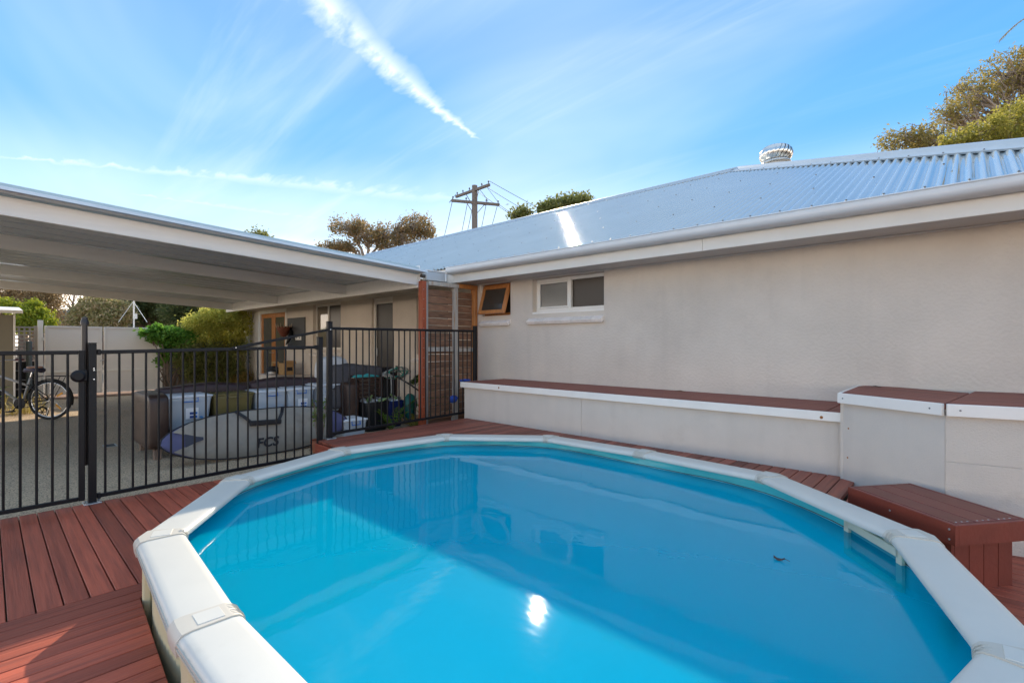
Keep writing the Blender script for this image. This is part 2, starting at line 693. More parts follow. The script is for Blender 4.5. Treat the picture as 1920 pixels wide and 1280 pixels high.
M_DARKFENCE = mat('dark_fence_paling', (.16, .135, .11), .8, var=.25, rand=.15)
M_TILE = mat('dark_roof_tile', (.055, .06, .075), .45, var=.2, rand=.15)
M_BARK = mat('grey_bark', (.36, .29, .23), .85, var=.3, vscale=3, bump=.4, bscale=12)
M_BARK2 = mat('brown_bark', (.22, .15, .11), .85, var=.3, vscale=3, bump=.4, bscale=12)
M_POLE = mat('grey_pole_timber', (.19, .155, .13), .85, var=.2, vscale=3, stretch=(6, 6, .5))
M_WIRE = mat('power_wire', (.10, .10, .11), .5)


def glass_mat(name, col, rough=.06, spec=.8):
    return mat(name, col, rough, spec=spec, var=.25, vscale=2.0)


M_GLASSDARK = glass_mat('dark_window_glass', (.055, .045, .036))
M_SCREENGREY = mat('grey_insect_screen', (.20, .19, .17), .16, var=.12, vscale=2)
M_SCREENBROWN = mat('brown_insect_screen', (.055, .040, .029), .35, var=.12, vscale=2)
M_DOORGLASS = glass_mat('door_glass', (.13, .12, .10), .04, .9)


# ---------------------------------------------------------------- pool outline (rim joints, plan)
RZ = [0.0, -.004, -.004, 0.0, .002, .004, .010, .022, .036, .036, .034, .014]      # the rim is not quite level
J = [(-1.965, .532), (-3.004, .606), (-3.848, 1.236), (-4.203, 2.213), (-4.023, 3.288), (-3.174, 3.961),
     (-2.103, 3.970), (-1.048, 3.831), (-.202, 3.075), (.122, 2.086), (-.125, 1.10), (-.930, .535)]
JV = [Vector(p) for p in J]
NJ = len(JV)
POOL_C = sum(JV, Vector((0, 0))) / NJ


def offset_poly(pts, d):
    """offset outward by d (mitred)"""
    out = []
    n = len(pts)
    for i in range(n):
        a, b, c = pts[i - 1], pts[i], pts[(i + 1) % n]
        e1, e2 = (b - a).normalized(), (c - b).normalized()
        n1, n2 = Vector((-e1.y, e1.x)), Vector((-e2.y, e2.x))
        if n1.dot(b - POOL_C) < 0:
            n1 = -n1
        if n2.dot(b - POOL_C) < 0:
            n2 = -n2
        m = (n1 + n2).normalized()
        out.append(b + m * (d / max(m.dot(n1), .3)))
    return out


def smooth_closed(pts, k=8):
    n = len(pts)
    out = []
    for i in range(n):
        p0, p1, p2, p3 = pts[i - 1], pts[i], pts[(i + 1) % n], pts[(i + 2) % n]
        for s in range(k):
            t = s / k
            out.append(0.5 * ((2 * p1) + (p2 - p0) * t + (2 * p0 - 5 * p1 + 4 * p2 - p3) * t * t + (3 * p1 - p0 - 3 * p2 + p3) * t ** 3))
    return out


HOLE = offset_poly(JV, .085)


def cross_hole(axis, c):
    """where the line (axis coordinate = c) crosses the deck hole: sorted other coordinates"""
    xs = []
    for i in range(NJ):
        a, b = HOLE[i], HOLE[(i + 1) % NJ]
        if (a[axis] - c) * (b[axis] - c) < 0:
            t = (c - a[axis]) / (b[axis] - a[axis])
            xs.append(a[1 - axis] + (b[1 - axis] - a[1 - axis]) * t)
    return sorted(xs)


# ---------------------------------------------------------------- ground
HX0, HX1, HY0, HY1 = -4.7, .6, .1, 4.4
g = MB()
B = 260
zs = -.06
xs = [-B, HX0, HX1, B]
ys = [-B, HY0, HY1, B]
for i in range(3):
    for j in range(3):
        if i == 1 and j == 1:
            continue
        g.add([(xs[i], ys[j], zs), (xs[i + 1], ys[j], zs), (xs[i + 1], ys[j + 1], zs), (xs[i], ys[j + 1], zs)], [(0, 1, 2, 3)])
g.add([(HX0, HY0, -1.15), (HX1, HY0, -1.15), (HX1, HY1, -1.15), (HX0, HY1, -1.15)], [(0, 1, 2, 3)])
for a, b in (((HX0, HY0), (HX1, HY0)), ((HX1, HY0), (HX1, HY1)), ((HX1, HY1), (HX0, HY1)), ((HX0, HY1), (HX0, HY0))):
    g.add([(*a, -1.15), (*b, -1.15), (*b, zs), (*a, zs)], [(0, 1, 2, 3)])
struct(g.build('ground', M_EARTH))

g = MB()
g.prism([(-15.2, -4), (-5.075, -4), (-5.075, 5.3), (-15.2, 5.3)], -.3, -.03)
drive = struct(g.build('driveway', M_CONC))
g = MB()
g.prism([(-16.4, -4), (-15.21, -4), (-15.21, 5.3), (-16.4, 5.3)], -.3, -.02)
struct(g.build('garden_bed', M_MULCH))
g = MB()
g.prism([(-45, -30), (-16.4, -30), (-16.4, -4), (-45, -4)], -.3, -.02)
# small linear drain grate set in the driveway
dr = thing('drain_grate', (-7.9, 1.06, -.03), 'small grey slotted drain grate set in the concrete driveway', 'drain')
g = MB().span((-7.99, 1.0, -.05), (-7.81, 1.13, -.022), .003)
g.build('grate_frame', M_STEEL, dr)
g = MB()
for k in range(7):
    g.span((-7.975 + k * .024, 1.02, -.0225), (-7.963 + k * .024, 1.11, -.0185))
g.build('grate_bar', M_BLACK, dr)

# ---------------------------------------------------------------- decks
GAP = .006
W = .0965


def board(parent, axis, c0, c1, e00, e01, e10, e11, z, m, th=.028):
    """board lying along the other axis; edges c0,c1 across; ends e0x at start for each edge, e1x at finish"""
    if axis == 0:      # runs along Y, c is X
        poly = [(c0, e00), (c1, e01), (c1, e11), (c0, e10)]
    else:              # runs along X, c is Y
        poly = [(e00, c0), (e10, c0), (e11, c1), (e01, c1)]
    mb = MB().prism(poly, z - th, z, 0, .0025)
    return mb.build('deck_board', m, parent)


lower = struct(thing('lower_deck', (-3, 1, 0), None, None))
# boards along X on the left, up to the seam at X=-3.19
SEAM = -3.19
y = -1.38
while y < 2.38:
    y0, y1 = y, min(y + W - GAP, 2.385)
    e = []
    for yy in (y0, y1):
        xs_ = cross_hole(1, yy)
        e.append(min(SEAM - .003, xs_[0]) if xs_ else SEAM - .003)
    board(lower, 1, y0, y1, -5.07, -5.07, e[0], e[1], 0, M_DECKX)
    y += W
# boards along Y on the right of the seam (in front of the pool)
x = SEAM + .003
while x < .9:
    x0, x1 = x, x + W - GAP
    e = []
    for xx in (x0, x1):
        ys_ = cross_hole(0, xx)
        e.append(ys_[0] if ys_ else 1.9)
    if x0 < -2.9:
        e = [min(q, 1.0) for q in e]
    board(lower, 0, x0, x1, -1.38, -1.38, e[0], e[1], 0, M_DECKY)
    x += W
# boards along X to the right of the pool
y = 1.91
while y < 4.2:
    y0, y1 = y, y + W - GAP
    e = []
    for yy in (y0, y1):
        xs_ = cross_hole(1, yy)
        e.append(xs_[-1] if xs_ else -.58)
    e = [max(q, -.58) for q in e]
    board(lower, 1, y0, y1, e[0], e[1], 1.6, 1.6, 0, M_DECKX)
    y += W
g = MB()
for k in range(9):
    yy = -1.2 + k * .44
    g.span((-5.06, yy, -.13), (min(SEAM + .1, cross_hole(1, yy)[0] - .02 if cross_hole(1, yy) else SEAM), yy + .045, -.031)) if yy < 2.3 else None
g.build('joist_shade', M_GAPSHADE, lower)

upper = struct(thing('upper_deck', (-3, 4.2, .23), None, None))
UZ = .23
x = -5.06
while x < -.66:
    x0, x1 = x, x + W - GAP
    e = []
    for xx in (x0, x1):
        ys_ = cross_hole(0, xx)
        e.append(max(ys_[-1], 2.40) if ys_ else 2.40)
    yend = 5.30 if x1 < -5.12 else 4.535
    board(upper, 0, x0, x1, e[0], e[1], yend, yend, UZ, M_DECK2Y)
    x += W
MB().span((-5.06, 2.372, -.05), (-4.2, 2.396, .198), .003).build('riser_board', M_DECKX, upper)
MB().span((-5.085, 2.38, -.05), (-5.064, 5.2, .198), .003).build('side_fascia', M_DECK2Y, upper)
MB().span((-.612, 3.66, -.05), (-.592, 4.36, .198), .003).build('side_fascia', M_DECK2Y, upper)
MB().span((-5.05, 2.41, .12), (-4.3, 4.5, .15)).build('joist_shade', M_GAPSHADE, upper)  # wide dark sheet added for the shade below the boards

# ---------------------------------------------------------------- pool
pool = thing('swimming_pool', (-2.07, 2.3, 0), 'oval above-ground pool with white segmented rim and blue liner sunk between the decks', 'pool')
ZR = .293


def rim_profile(sc=0.0):
    """(w, z): w from outer (+) to inner (-)"""
    return [(.100 + sc, .232 - sc), (.104 + sc, .262), (.098 + sc, .280), (.084 + sc, .289 + sc), (.062, .293 + sc), (-.060, .293 + sc), (-.082 - sc * .5, .289 + sc),
            (-.095 - sc, .280), (-.100 - sc, .268), (-.097 - sc, .257), (-.084 - sc, .251 - sc), (-.05, .249 - sc), (.06, .240 - sc)]


def seg_frame(i):
    a, b = JV[i], JV[(i + 1) % NJ]
    e = (b - a).normalized()
    n = Vector((-e.y, e.x))
    if n.dot(a - POOL_C) < 0:
        n = -n
    return a, b, e, n


def miter(i):
    """outward mitre vector at joint i (unit normal offset)"""
    _, _, e1, n1 = seg_frame(i - 1)
    _, _, e2, n2 = seg_frame(i)
    m = (n1 + n2).normalized()
    return m / m.dot(n1)


for i in range(NJ):
    a, b, e, n = seg_frame(i)
    g = MB()
    rings = []
    for t in (0, 1):
        base, mv = (a, miter(i)) if t == 0 else (b, miter((i + 1) % NJ))
        pr = rim_profile()
        rings.append([(*(base + mv * w), z + RZ[(i + t) % NJ]) for w, z in pr])
    g.loft(rings)
    rail = g.build('top_rail', M_RIM, pool, smooth=40)
    # outer bead grooves along the rail
    g = MB()
    for w, z in ((.105, .252), (.104, .268)):
        p = a + miter(i) * w
        q = b + miter((i + 1) % NJ) * w
        g.bar((*p, z + RZ[i]), (*q, z + RZ[(i + 1) % NJ]), .005, .006)
    g.build('bead', M_CLIP, rail)
for i in range(NJ):
    # clip over each joint: two short sleeves meeting on the mitre plus a latch plate and grip ribs
    _, _, e1, n1 = seg_frame(i - 1)
    _, _, e2, n2 = seg_frame(i)
    j = JV[i]
    mv = miter(i)
    pr = rim_profile(.006)
    hl = .060
    rings = []
    for base, off in ((j - e1 * hl, n1), (j, mv), (j + e2 * hl, n2)):
        rings.append([(*(base + off * w), z + RZ[i]) for w, z in pr])
    g = MB().loft(rings)
    cap = g.build('joint_cap', M_CLIP, pool, smooth=35)
    u = mv.normalized()
    tng = (e1 + e2).normalized()
    rot = Matrix(((tng.x, u.x, 0), (tng.y, u.y, 0), (0, 0, 1)))
    p = j - u * .005
    MB().box((p.x, p.y, .2995 + RZ[i]), (.085, .085, .004), rot, .0015).build('latch_plate', M_RIM, cap)
    g = MB()
    for k in (-3, -2, -1, 1, 2, 3):
        for e_, n_ in ((e1, n1) if k < 0 else (e2, n2),):
            bse = j + (e1 if k < 0 else e2) * (k * .0135)
            nn = n1 if k < 0 else (mv if k == 0 else n2)
            pts = []
            for w, z in ((-.070, .2975), (-.088, .2950), (-.103, .284), (-.1095, .268), (-.108, .250)):
                q = bse + nn * w
                pts.append((q.x, q.y, z + RZ[i]))
            g.tube(pts, .0016, 5)
    g.build('grip_rib', M_CLIP, cap)

liner_line = smooth_closed(offset_poly(JV, -.035), 8)
m = bpy.data.materials.new('blue_liner')
m.use_nodes = True
nt = m.node_tree
b_ = nt.nodes['Principled BSDF']
b_.inputs['Roughness'].default_value = .4
tcn = nt.nodes.new('ShaderNodeTexCoord')
mp = nt.nodes.new('ShaderNodeMapping')
mp.inputs['Scale'].default_value = (1.2, 1.2, 9)
nt.links.new(tcn.outputs['Object'], mp.inputs[0])
nz = nt.nodes.new('ShaderNodeTexNoise')
nz.inputs['Scale'].default_value = 2.4
nz.inputs['Detail'].default_value = 7
nt.links.new(mp.outputs[0], nz.inputs['Vector'])
cr = nt.nodes.new('ShaderNodeValToRGB')
cr.color_ramp.elements[0].position = .36
cr.color_ramp.elements[0].color = (.05, .52, .58, 1)
cr.color_ramp.elements[1].position = .74
cr.color_ramp.elements[1].color = (.34, .72, .68, 1)
e_ = cr.color_ramp.elements.new(.56)
e_.color = (.10, .60, .62, 1)
nt.links.new(nz.outputs['Fac'], cr.inputs[0])
nt.links.new(cr.outputs[0], b_.inputs['Base Color'])
M_LINER = m
g = MB()
n = len(liner_line)
lv = (.262, .19)
vs = [(p.x, p.y, z + (.034 * min(max((p.x + 2.1) / 1.9, 0), 1) if z > .25 else 0)) for z in lv for p in liner_line]
fs = []
for l in range(len(lv) - 1):
    for k in range(n):
        fs.append((l * n + k, l * n + (k + 1) % n, (l + 1) * n + (k + 1) % n, (l + 1) * n + k))
g.add(vs, fs)
g.build('liner_band', M_LINER, pool, smooth=40)
M_LINER2 = mat('pale_blue_liner', (.30, .86, .93), .5, var=.05, vscale=3, bump=.1, bscale=6)
g = MB()
lv = (.19, .0, -.92, -1.0)
vs = [(p.x + (POOL_C.x - p.x) * k_, p.y + (POOL_C.y - p.y) * k_, z) for z, k_ in zip(lv, (0, 0, .01, .05)) for p in liner_line]
fs = []
for l in range(len(lv) - 1):
    for k in range(n):
        fs.append((l * n + k, l * n + (k + 1) % n, (l + 1) * n + (k + 1) % n, (l + 1) * n + k))
fs.append(tuple((len(lv) - 1) * n + k for k in range(n)))
g.add(vs, fs)
g.build('liner', M_LINER2, pool, smooth=40)
# scum line where the water meets the liner
WZ = .184
ring = smooth_closed(offset_poly(JV, -.037), 8)
g = MB().tube([(p.x, p.y, WZ + .006 + .0012 * math.sin(i * 1.7)) for i, p in enumerate(ring)], .0035, 5, closed=True)
g.build('water_line_stain', mat('grey_stain', (.13, .16, .16), .7, var=.5, vscale=30), pool)
# outer wall: corrugated cream steel, uprights at the joints
wl = smooth_closed(offset_poly(JV, .012), 44)
vs, fs = [], []
n = len(wl)
for z in (-1.1, .245):
    for k, p in enumerate(wl):
        d = (p - POOL_C).normalized()
        q = p + d * (.009 if k % 2 else -.009)
        vs.append((q.x, q.y, z))
for k in range(n):
    fs.append((k, (k + 1) % n, n + (k + 1) % n, n + k))
g = MB().add(vs, fs)
g.build('wall_sheet', M_POOLWALL, pool)
for i in range(NJ):
    u = miter(i).normalized()
    rot = Matrix(((-u.y, u.x, 0), (u.x, u.y, 0), (0, 0, 1)))
    p = JV[i] + u * .045
    MB().box((p.x, p.y, -.42), (.13, .045, 1.3), rot, .012).build('upright', M_POOLWALL, pool)

# water: milky, lets a little of the wall and floor show, mirrors the sky
m = bpy.data.materials.new('milky_pool_water')
m.use_nodes = True
nt = m.node_tree
nt.nodes.clear()
N_, L_ = nt.nodes.new, nt.links.new
out = N_('ShaderNodeOutputMaterial')
dif = N_('ShaderNodeBsdfDiffuse')
dif.inputs['Color'].default_value = (.0, .56, .78, 1)
trn = N_('ShaderNodeBsdfTransparent')
trn.inputs['Color'].default_value = (.0, .86, .98, 1)
mx1 = N_('ShaderNodeMixShader')
mx1.inputs[0].default_value = .36
L_(trn.outputs[0], mx1.inputs[1])
L_(dif.outputs[0], mx1.inputs[2])
gl = N_('ShaderNodeBsdfGlossy')
gl.inputs['Roughness'].default_value = 0.028
gl.inputs['Color'].default_value = (1, 1, 1, 1)
fr = N_('ShaderNodeFresnel')
fr.inputs['IOR'].default_value = 1.23
mx2 = N_('ShaderNodeMixShader')
L_(fr.outputs[0], mx2.inputs[0])
L_(mx1.outputs[0], mx2.inputs[1])
L_(gl.outputs[0], mx2.inputs[2])
L_(mx2.outputs[0], out.inputs[0])
tcn = N_('ShaderNodeTexCoord')
nz = N_('ShaderNodeTexNoise')
nz.inputs['Scale'].default_value = 3.2
nz.inputs['Detail'].default_value = 3
nz.inputs['Distortion'].default_value = .4
L_(tcn.outputs['Object'], nz.inputs['Vector'])
bp = N_('ShaderNodeBump')
bp.inputs['Strength'].default_value = .10
bp.inputs['Distance'].default_value = .02
L_(nz.outputs['Fac'], bp.inputs['Height'])
for nd in (gl, fr):
    L_(bp.outputs[0], nd.inputs['Normal'])
M_WATER = m
g = MB()
wp = smooth_closed(offset_poly(JV, -.036), 8)
ar = sum(wp[k - 1].x * wp[k].y - wp[k].x * wp[k - 1].y for k in range(len(wp)))
if ar < 0:
    wp.reverse()
g.add([(p.x, p.y, WZ) for p in wp], [tuple(range(len(wp)))])
struct(g.build('water', M_WATER, None, fix=False))

# skimmer faceplate on the liner (a U-shaped cream frame) and the teal return inlet
a, b, e, n = seg_frame(8)
M_SKIM = mat('cream_plastic', (.72, .68, .52), .45, var=.05)


def on_liner(t, i=8, d=-.05):
    a, b, e, n = seg_frame(i)
    return a.lerp(b, t) + n * d


rot = None
p0, p1 = Vector((-.50, 3.40)), Vector((-.315, 3.165))
nearest = lambda q: min(liner_line, key=lambda w: (w - q).length)
p0, p1 = nearest(Vector((-.47, 3.40))), nearest(Vector((-.22, 3.08)))
ee = (p1 - p0).normalized()
inn = Vector((ee.y, -ee.x))
if inn.dot(POOL_C - p0) < 0:
    inn = -inn
sk = thing('skimmer', (p0.x, p0.y, .0), 'cream skimmer faceplate on the pool liner under the rim near the red box seat', 'pool skimmer')
g = MB()
o = inn * .018
q0, q1 = p0 + o, p1 + o
g.bar((*q0, .232), (*q1, .232), .022, .046, .004)
g.bar((*q0, .065), (*q1, .065), .022, .036, .004)
g.bar((*q0, .05), (*q0, .28), .04, .022, .004, up=(inn.x, inn.y, 0))
g.bar((*q1, .05), (*q1, .28), .04, .022, .004, up=(inn.x, inn.y, 0))
g.build('faceplate', M_SKIM, sk)
g = MB()
q0, q1 = p0 + inn * .006, p1 + inn * .006
g.bar((*q0, .165), (*q1, .165), .004, .19)
g.build('throat', mat('skimmer_throat', (.03, .30, .38), .5), sk)

inlet_p = nearest(Vector((-.035, 2.72)))
inn = (POOL_C - inlet_p).normalized()
inl = thing('return_inlet', (inlet_p.x, inlet_p.y, .03), 'round teal water return fitting on the pool wall just under the water', 'pool fitting')
M_TEAL = mat('teal_plastic', (.45, .85, .78), .4)
c = Vector((inlet_p.x + inn.x * .02, inlet_p.y + inn.y * .02, .06))
MB().lathe(c, [(.055, -.03), (.058, .0), (.050, .014), (.030, .016), (.028, .006), (.0001, .006)], 28, axis=(inn.x, inn.y, 0)).build('flange', M_TEAL, inl, smooth=30)
g = MB()
for k in range(14):
    aa = k * math.tau / 14
    t = Vector((-inn.y, inn.x, 0))
    q = c + (t * math.cos(aa) + Vector((0, 0, 1)) * math.sin(aa)) * .052
    g.box(q + Vector((inn.x, inn.y, 0)) * .008, (.009, .009, .009), None, .002)
g.build('grip_ring', M_TEAL, inl)

# curled dead leaf floating on the water
M_DEADLEAF = mat('dead_leaf', (.05, .035, .03), .7, var=.3)
lf = MB()
rings = []
for k in range(7):
    t = k / 6
    w = .013 * math.sin(math.pi * min(t * .95 + .03, 1))
    rings.append([(-.69 + (t - .5) * .05, 2.68 - w, WZ + .004 + .010 * (t - .5) ** 2 * 4), (-.69 + (t - .5) * .05, 2.68, WZ + .010 + .012 * (t - .5) ** 2 * 4), (-.69 + (t - .5) * .05, 2.68 + w, WZ + .004 + .006 * t)])
lf.loft(rings, closed_ring=False)
lf.tube([(-.665, 2.68, WZ + .016), (-.652, 2.683, WZ + .012), (-.645, 2.69, WZ + .006)], .0015, 5)
tag(lf.build('fallen_leaf', M_DEADLEAF), 'curled dark leaf floating alone on the blue pool water', 'leaf')

# ---------------------------------------------------------------- house
NW = 5.33                       # wall face
HL, HR = -15.95, 1.25           # wall ends
EAVE_Y, EAVE_Z = 4.80, 2.405
SL = .4385
RIDGE_Y, RIDGE_Z = 9.55, 2.405 + (9.55 - 4.80) * .4385
HIP_X = -3.14
GABLE_X = -16.15
BACK_Y = 2 * RIDGE_Y - EAVE_Y
house = thing('house', (-7, 9.5, 0), 'single-storey rendered house with grey corrugated steel roof and white trim', 'house')

OPEN = dict(bath=(-4.57, -3.38, 1.70, 2.168), awning=(-5.60, -5.00, 1.68, 2.168), side=(-7.34, -6.45, 1.06, 2.10),
            door=(-8.86, -8.10, 0.0, 2.168), living=(-11.47, -10.13, 1.11, 2.168), french=(-14.90, -12.98, 0.0, 2.168))


def wall_with_openings(x0, x1, z0, z1, opens, yf, th):
    xs = sorted({x0, x1, *[o[0] for o in opens], *[o[1] for o in opens]})
    zz = sorted({z0, z1, *[o[2] for o in opens], *[o[3] for o in opens]})
    g = MB()
    solid = {}
    for i in range(len(xs) - 1):
        for k in range(len(zz) - 1):
            cx, cz = (xs[i] + xs[i + 1]) / 2, (zz[k] + zz[k + 1]) / 2
            solid[i, k] = not any(o[0] < cx < o[1] and o[2] < cz < o[3] for o in opens)
    for (i, k), s in solid.items():
        X0, X1, Z0, Z1 = xs[i], xs[i + 1], zz[k], zz[k + 1]
        if s:
            g.add([(X0, yf, Z0), (X1, yf, Z0), (X1, yf, Z1), (X0, yf, Z1)], [(0, 1, 2, 3)])
        else:
            for di, dk, q in ((-1, 0, [(X0, yf, Z0), (X0, yf + th, Z0), (X0, yf + th, Z1), (X0, yf, Z1)]), (1, 0, [(X1, yf, Z0), (X1, yf, Z1), (X1, yf + th, Z1), (X1, yf + th, Z0)]),
                              (0, -1, [(X0, yf, Z0), (X1, yf, Z0), (X1, yf + th, Z0), (X0, yf + th, Z0)]), (0, 1, [(X0, yf, Z1), (X0, yf + th, Z1), (X1, yf + th, Z1), (X1, yf, Z1)])):
                if solid.get((i + di, k + dk), True):
                    g.add(q, [(0, 1, 2, 3)])
    return g


g = wall_with_openings(HL, HR, -.3, 2.30, list(OPEN.values()), NW, .14)
wall = g.build('wall', M_RENDER, house, fix=False)
g = MB()
g.add([(HL, NW, -.3), (HL, NW, 2.3), (HL, BACK_Y - .5, 2.3), (HL, BACK_Y - .5, -.3)], [(0, 1, 2, 3)])
g.add([(HL, NW, 2.3), (HL, RIDGE_Y, RIDGE_Z - .08), (HL, BACK_Y - .5, 2.3)], [(0, 1, 2)])
g.build('gable_wall', M_RENDER, house, fix=False)
g = MB()
g.add([(HR, NW, -.3), (HR, BACK_Y - .5, -.3), (HR, BACK_Y - .5, 2.3), (HR, NW, 2.3)], [(0, 1, 2, 3)])
g.add([(HL, BACK_Y - .5, -.3), (HR, BACK_Y - .5, -.3), (HR, BACK_Y - .5, 2.3), (HL, BACK_Y - .5, 2.3)], [(0, 1, 2, 3)])
g.add([(HL, NW + .9, -.3), (HR, NW + .9, -.3), (HR, NW + .9, 2.3), (HL, NW + .9, 2.3)], [(0, 1, 2, 3)])
g.build('rear_wall', M_RENDER, house, fix=False)

# roof: the slope over the wall is truly corrugated
PITCH, AMP = .083, .0115
cols = np.arange(GABLE_X, 1.60, PITCH / 8)
off = AMP * np.cos(2 * np.pi * cols / PITCH)
nrm = np.array([0, -SL, 1]) / math.hypot(SL, 1)
rows = 5
V = np.zeros((len(cols), rows, 3))
for i, x in enumerate(cols):
    ytop = RIDGE_Y if x < HIP_X else RIDGE_Y - (x - HIP_X)
    for r in range(rows):
        yy = EAVE_Y + (ytop - EAVE_Y) * r / (rows - 1)
        V[i, r] = (x, yy, EAVE_Z + (yy - EAVE_Y) * SL)
V += off[:, None, None] * nrm[None, None, :]
ii, rr = np.meshgrid(np.arange(len(cols) - 1), np.arange(rows - 1), indexing='ij')
a = ii * rows + rr
Q = np.stack([a, a + rows, a + rows + 1, a + 1], -1).reshape(-1, 4)
roof = fast_mesh('roof', V.reshape(-1, 3), Q, M_ROOF, house, smooth=True)
# the two slopes facing away
cols2 = np.arange(GABLE_X, HIP_X + (BACK_Y - RIDGE_Y), .083 / 4)
g = MB()
vs, fs = [], []
for i, x in enumerate(cols2):
    o = AMP * math.cos(2 * math.pi * x / .083)
    yt = RIDGE_Y if x < HIP_X else RIDGE_Y + (x - HIP_X)
    vs += [(x, yt, EAVE_Z + (BACK_Y - yt) * SL + o), (x, BACK_Y, EAVE_Z + o)]
for i in range(len(cols2) - 1):
    fs.append((2 * i, 2 * i + 2, 2 * i + 3, 2 * i + 1))
g.add(vs, fs)
g.build('rear_slope', M_ROOF, roof, smooth=True)
EX = HIP_X + (RIDGE_Y - EAVE_Y)
ys2 = np.arange(EAVE_Y, BACK_Y, .083 / 4)
g = MB()
vs, fs = [], []
for yy in ys2:
    o = AMP * math.cos(2 * math.pi * yy / .083)
    d = abs(yy - RIDGE_Y)
    vs += [(HIP_X + d, yy, EAVE_Z + (EX - HIP_X - d) * SL + o), (EX, yy, EAVE_Z + o)]
for i in range(len(ys2) - 1):
    fs.append((2 * i, 2 * i + 2, 2 * i + 3, 2 * i + 1))
g.add(vs, fs)
g.build('hip_slope', M_ROOF, roof, smooth=True)


def capping(p, q, na, nb, width, name, lift=.016):
    """folded flashing along a ridge or hip from p to q; na, nb normals of its two slopes"""
    p, q = Vector(p), Vector(q)
    d = (q - p).normalized()
    na, nb = Vector(na).normalized(), Vector(nb).normalized()
    wa = na.cross(d)
    wa = wa if wa.z < 0 else -wa
    wb = nb.cross(d)
    wb = wb if wb.z < 0 else -wb
    up = (na + nb).normalized()
    prof = [wa * width - na * .014 + na * lift, wa * width + na * lift, wa * .085 + na * (lift + .004), wa * .06 + na * (lift + .017), wa * .03 + na * (lift + .022) + up * .016, up * (lift + .04),
            wb * .03 + nb * (lift + .022) + up * .016, wb * .06 + nb * (lift + .017), wb * .085 + nb * (lift + .004), wb * width + nb * lift, wb * width - nb * .014 + nb * lift]
    back = [v - up * .004 for v in reversed(prof)]
    g = MB()
    g.loft([[p + v for v in prof + back], [q + v for v in prof + back]])
    return g.build(name, M_CAP, roof, smooth=30)


nF, nB, nE = (0, -SL, 1), (0, SL, 1), (SL, 0, 1)
capping((GABLE_X - .02, RIDGE_Y, RIDGE_Z), (HIP_X + .02, RIDGE_Y, RIDGE_Z), nF, nB, .20, 'ridge_cap')
capping((HIP_X, RIDGE_Y, RIDGE_Z), (EX - .02, EAVE_Y + .02, EAVE_Z + .01), nF, nE, .20, 'hip_cap')
capping((HIP_X, RIDGE_Y, RIDGE_Z), (EX, BACK_Y, EAVE_Z), nB, nE, .20, 'hip_cap')
g = MB()
nv = Vector(nF).normalized()
for row, yy in enumerate((4.86, 5.75, 6.7, 7.65, 8.6, 9.3)):
    k0 = int(GABLE_X / PITCH)
    for k in range(k0, 19):
        x = k * PITCH
        if (k + row * 2) % (3 if row == 0 else 6) or x < GABLE_X + .1:
            continue
        if x > HIP_X and yy > RIDGE_Y - (x - HIP_X) - .25:
            continue
        p = Vector((x, yy, EAVE_Z + (yy - EAVE_Y) * SL)) + nv * (AMP - .001)
        g.lathe(p, [(.010, 0), (.010, .003), (.0055, .0035), (.0055, .008), (.0001, .0085)], 6, axis=nv)
# cap screws
hd = Vector((1, -1, -SL)).normalized()
for k in range(14):
    q = Vector((HIP_X, RIDGE_Y, RIDGE_Z)) + hd * (.35 + k * .42)
    w = nv.cross(hd)
    w = w if w.z < 0 else -w
    g.lathe(q + w * .165 + nv * .018, [(.009, 0), (.009, .003), (.005, .0035), (.005, .008), (.0001, .0085)], 6, axis=nv)
for k in range(26):
    q = Vector((HIP_X - .3 - k * .5, RIDGE_Y, RIDGE_Z)) + Vector((0, -1, -SL)).normalized() * .165 + nv * .018
    g.lathe(q, [(.009, 0), (.009, .003), (.005, .0035), (.005, .008), (.0001, .0085)], 6, axis=nv)
stuff(g.build('roof_screw', M_SCREW, roof))

# fascia boards, gutter, soffit
FX = [-16.1, -12.6, -9.0, -5.75, -1.95, .6, 1.58]
for k in range(len(FX) - 1):
    x0, x1 = FX[k] + .0015, FX[k + 1] - .0015
    MB().span((x0, 4.875, 2.178), (x1, 4.90, 2.345), .002).build('fascia_board', M_TRIM, house)
MB().span((1.555, 4.90, 2.178), (1.58, BACK_Y, 2.345), .002).build('fascia_board', M_TRIM, house)
MB().span((-16.1, 4.901, 2.186), (1.554, NW + .02, 2.198)).build('soffit', M_SOFFIT, house)
MB().span((-16.1, NW - .02, 2.172), (HR, NW - .001, 2.1855), .003).build('soffit_bead', M_TRIM, house)
prof = [(4.873, 2.398), (4.873, 2.305), (4.83, 2.300), (4.79, 2.303), (4.765, 2.315), (4.752, 2.335), (4.748, 2.36), (4.750, 2.392), (4.744, 2.400), (4.748, 2.408), (4.757, 2.404), (4.757, 2.345), (4.78, 2.318), (4.866, 2.314), (4.866, 2.398)]
g = MB()
g.loft([[(x, yy, z) for yy, z in prof] for x in (-5.80, -3.2, -.6, 1.62)])
gut = g.build('gutter', M_GUTTER, house, smooth=35)
MB().span((-5.803, 4.745, 2.300), (-5.80, 4.873, 2.40)).build('end_cap', M_GUTTER, gut)
g = MB()
for k in range(12):
    x = -5.3 + k * .62
    g.span((x, 4.752, 2.402), (x + .016, 4.868, 2.405))
g.build('gutter_strap', M_GUTTER, gut)


def frame_rect(g, x0, x1, z0, z1, y0, y1, w, b=.003):
    g.span((x0, y0, z0), (x0 + w, y1, z1), b)
    g.span((x1 - w, y0, z0), (x1, y1, z1), b)
    g.span((x0 + w, y0, z0), (x1 - w, y1, z0 + w), b)
    g.span((x0 + w, y0, z1 - w), (x1 - w, y1, z1), b)
    return g


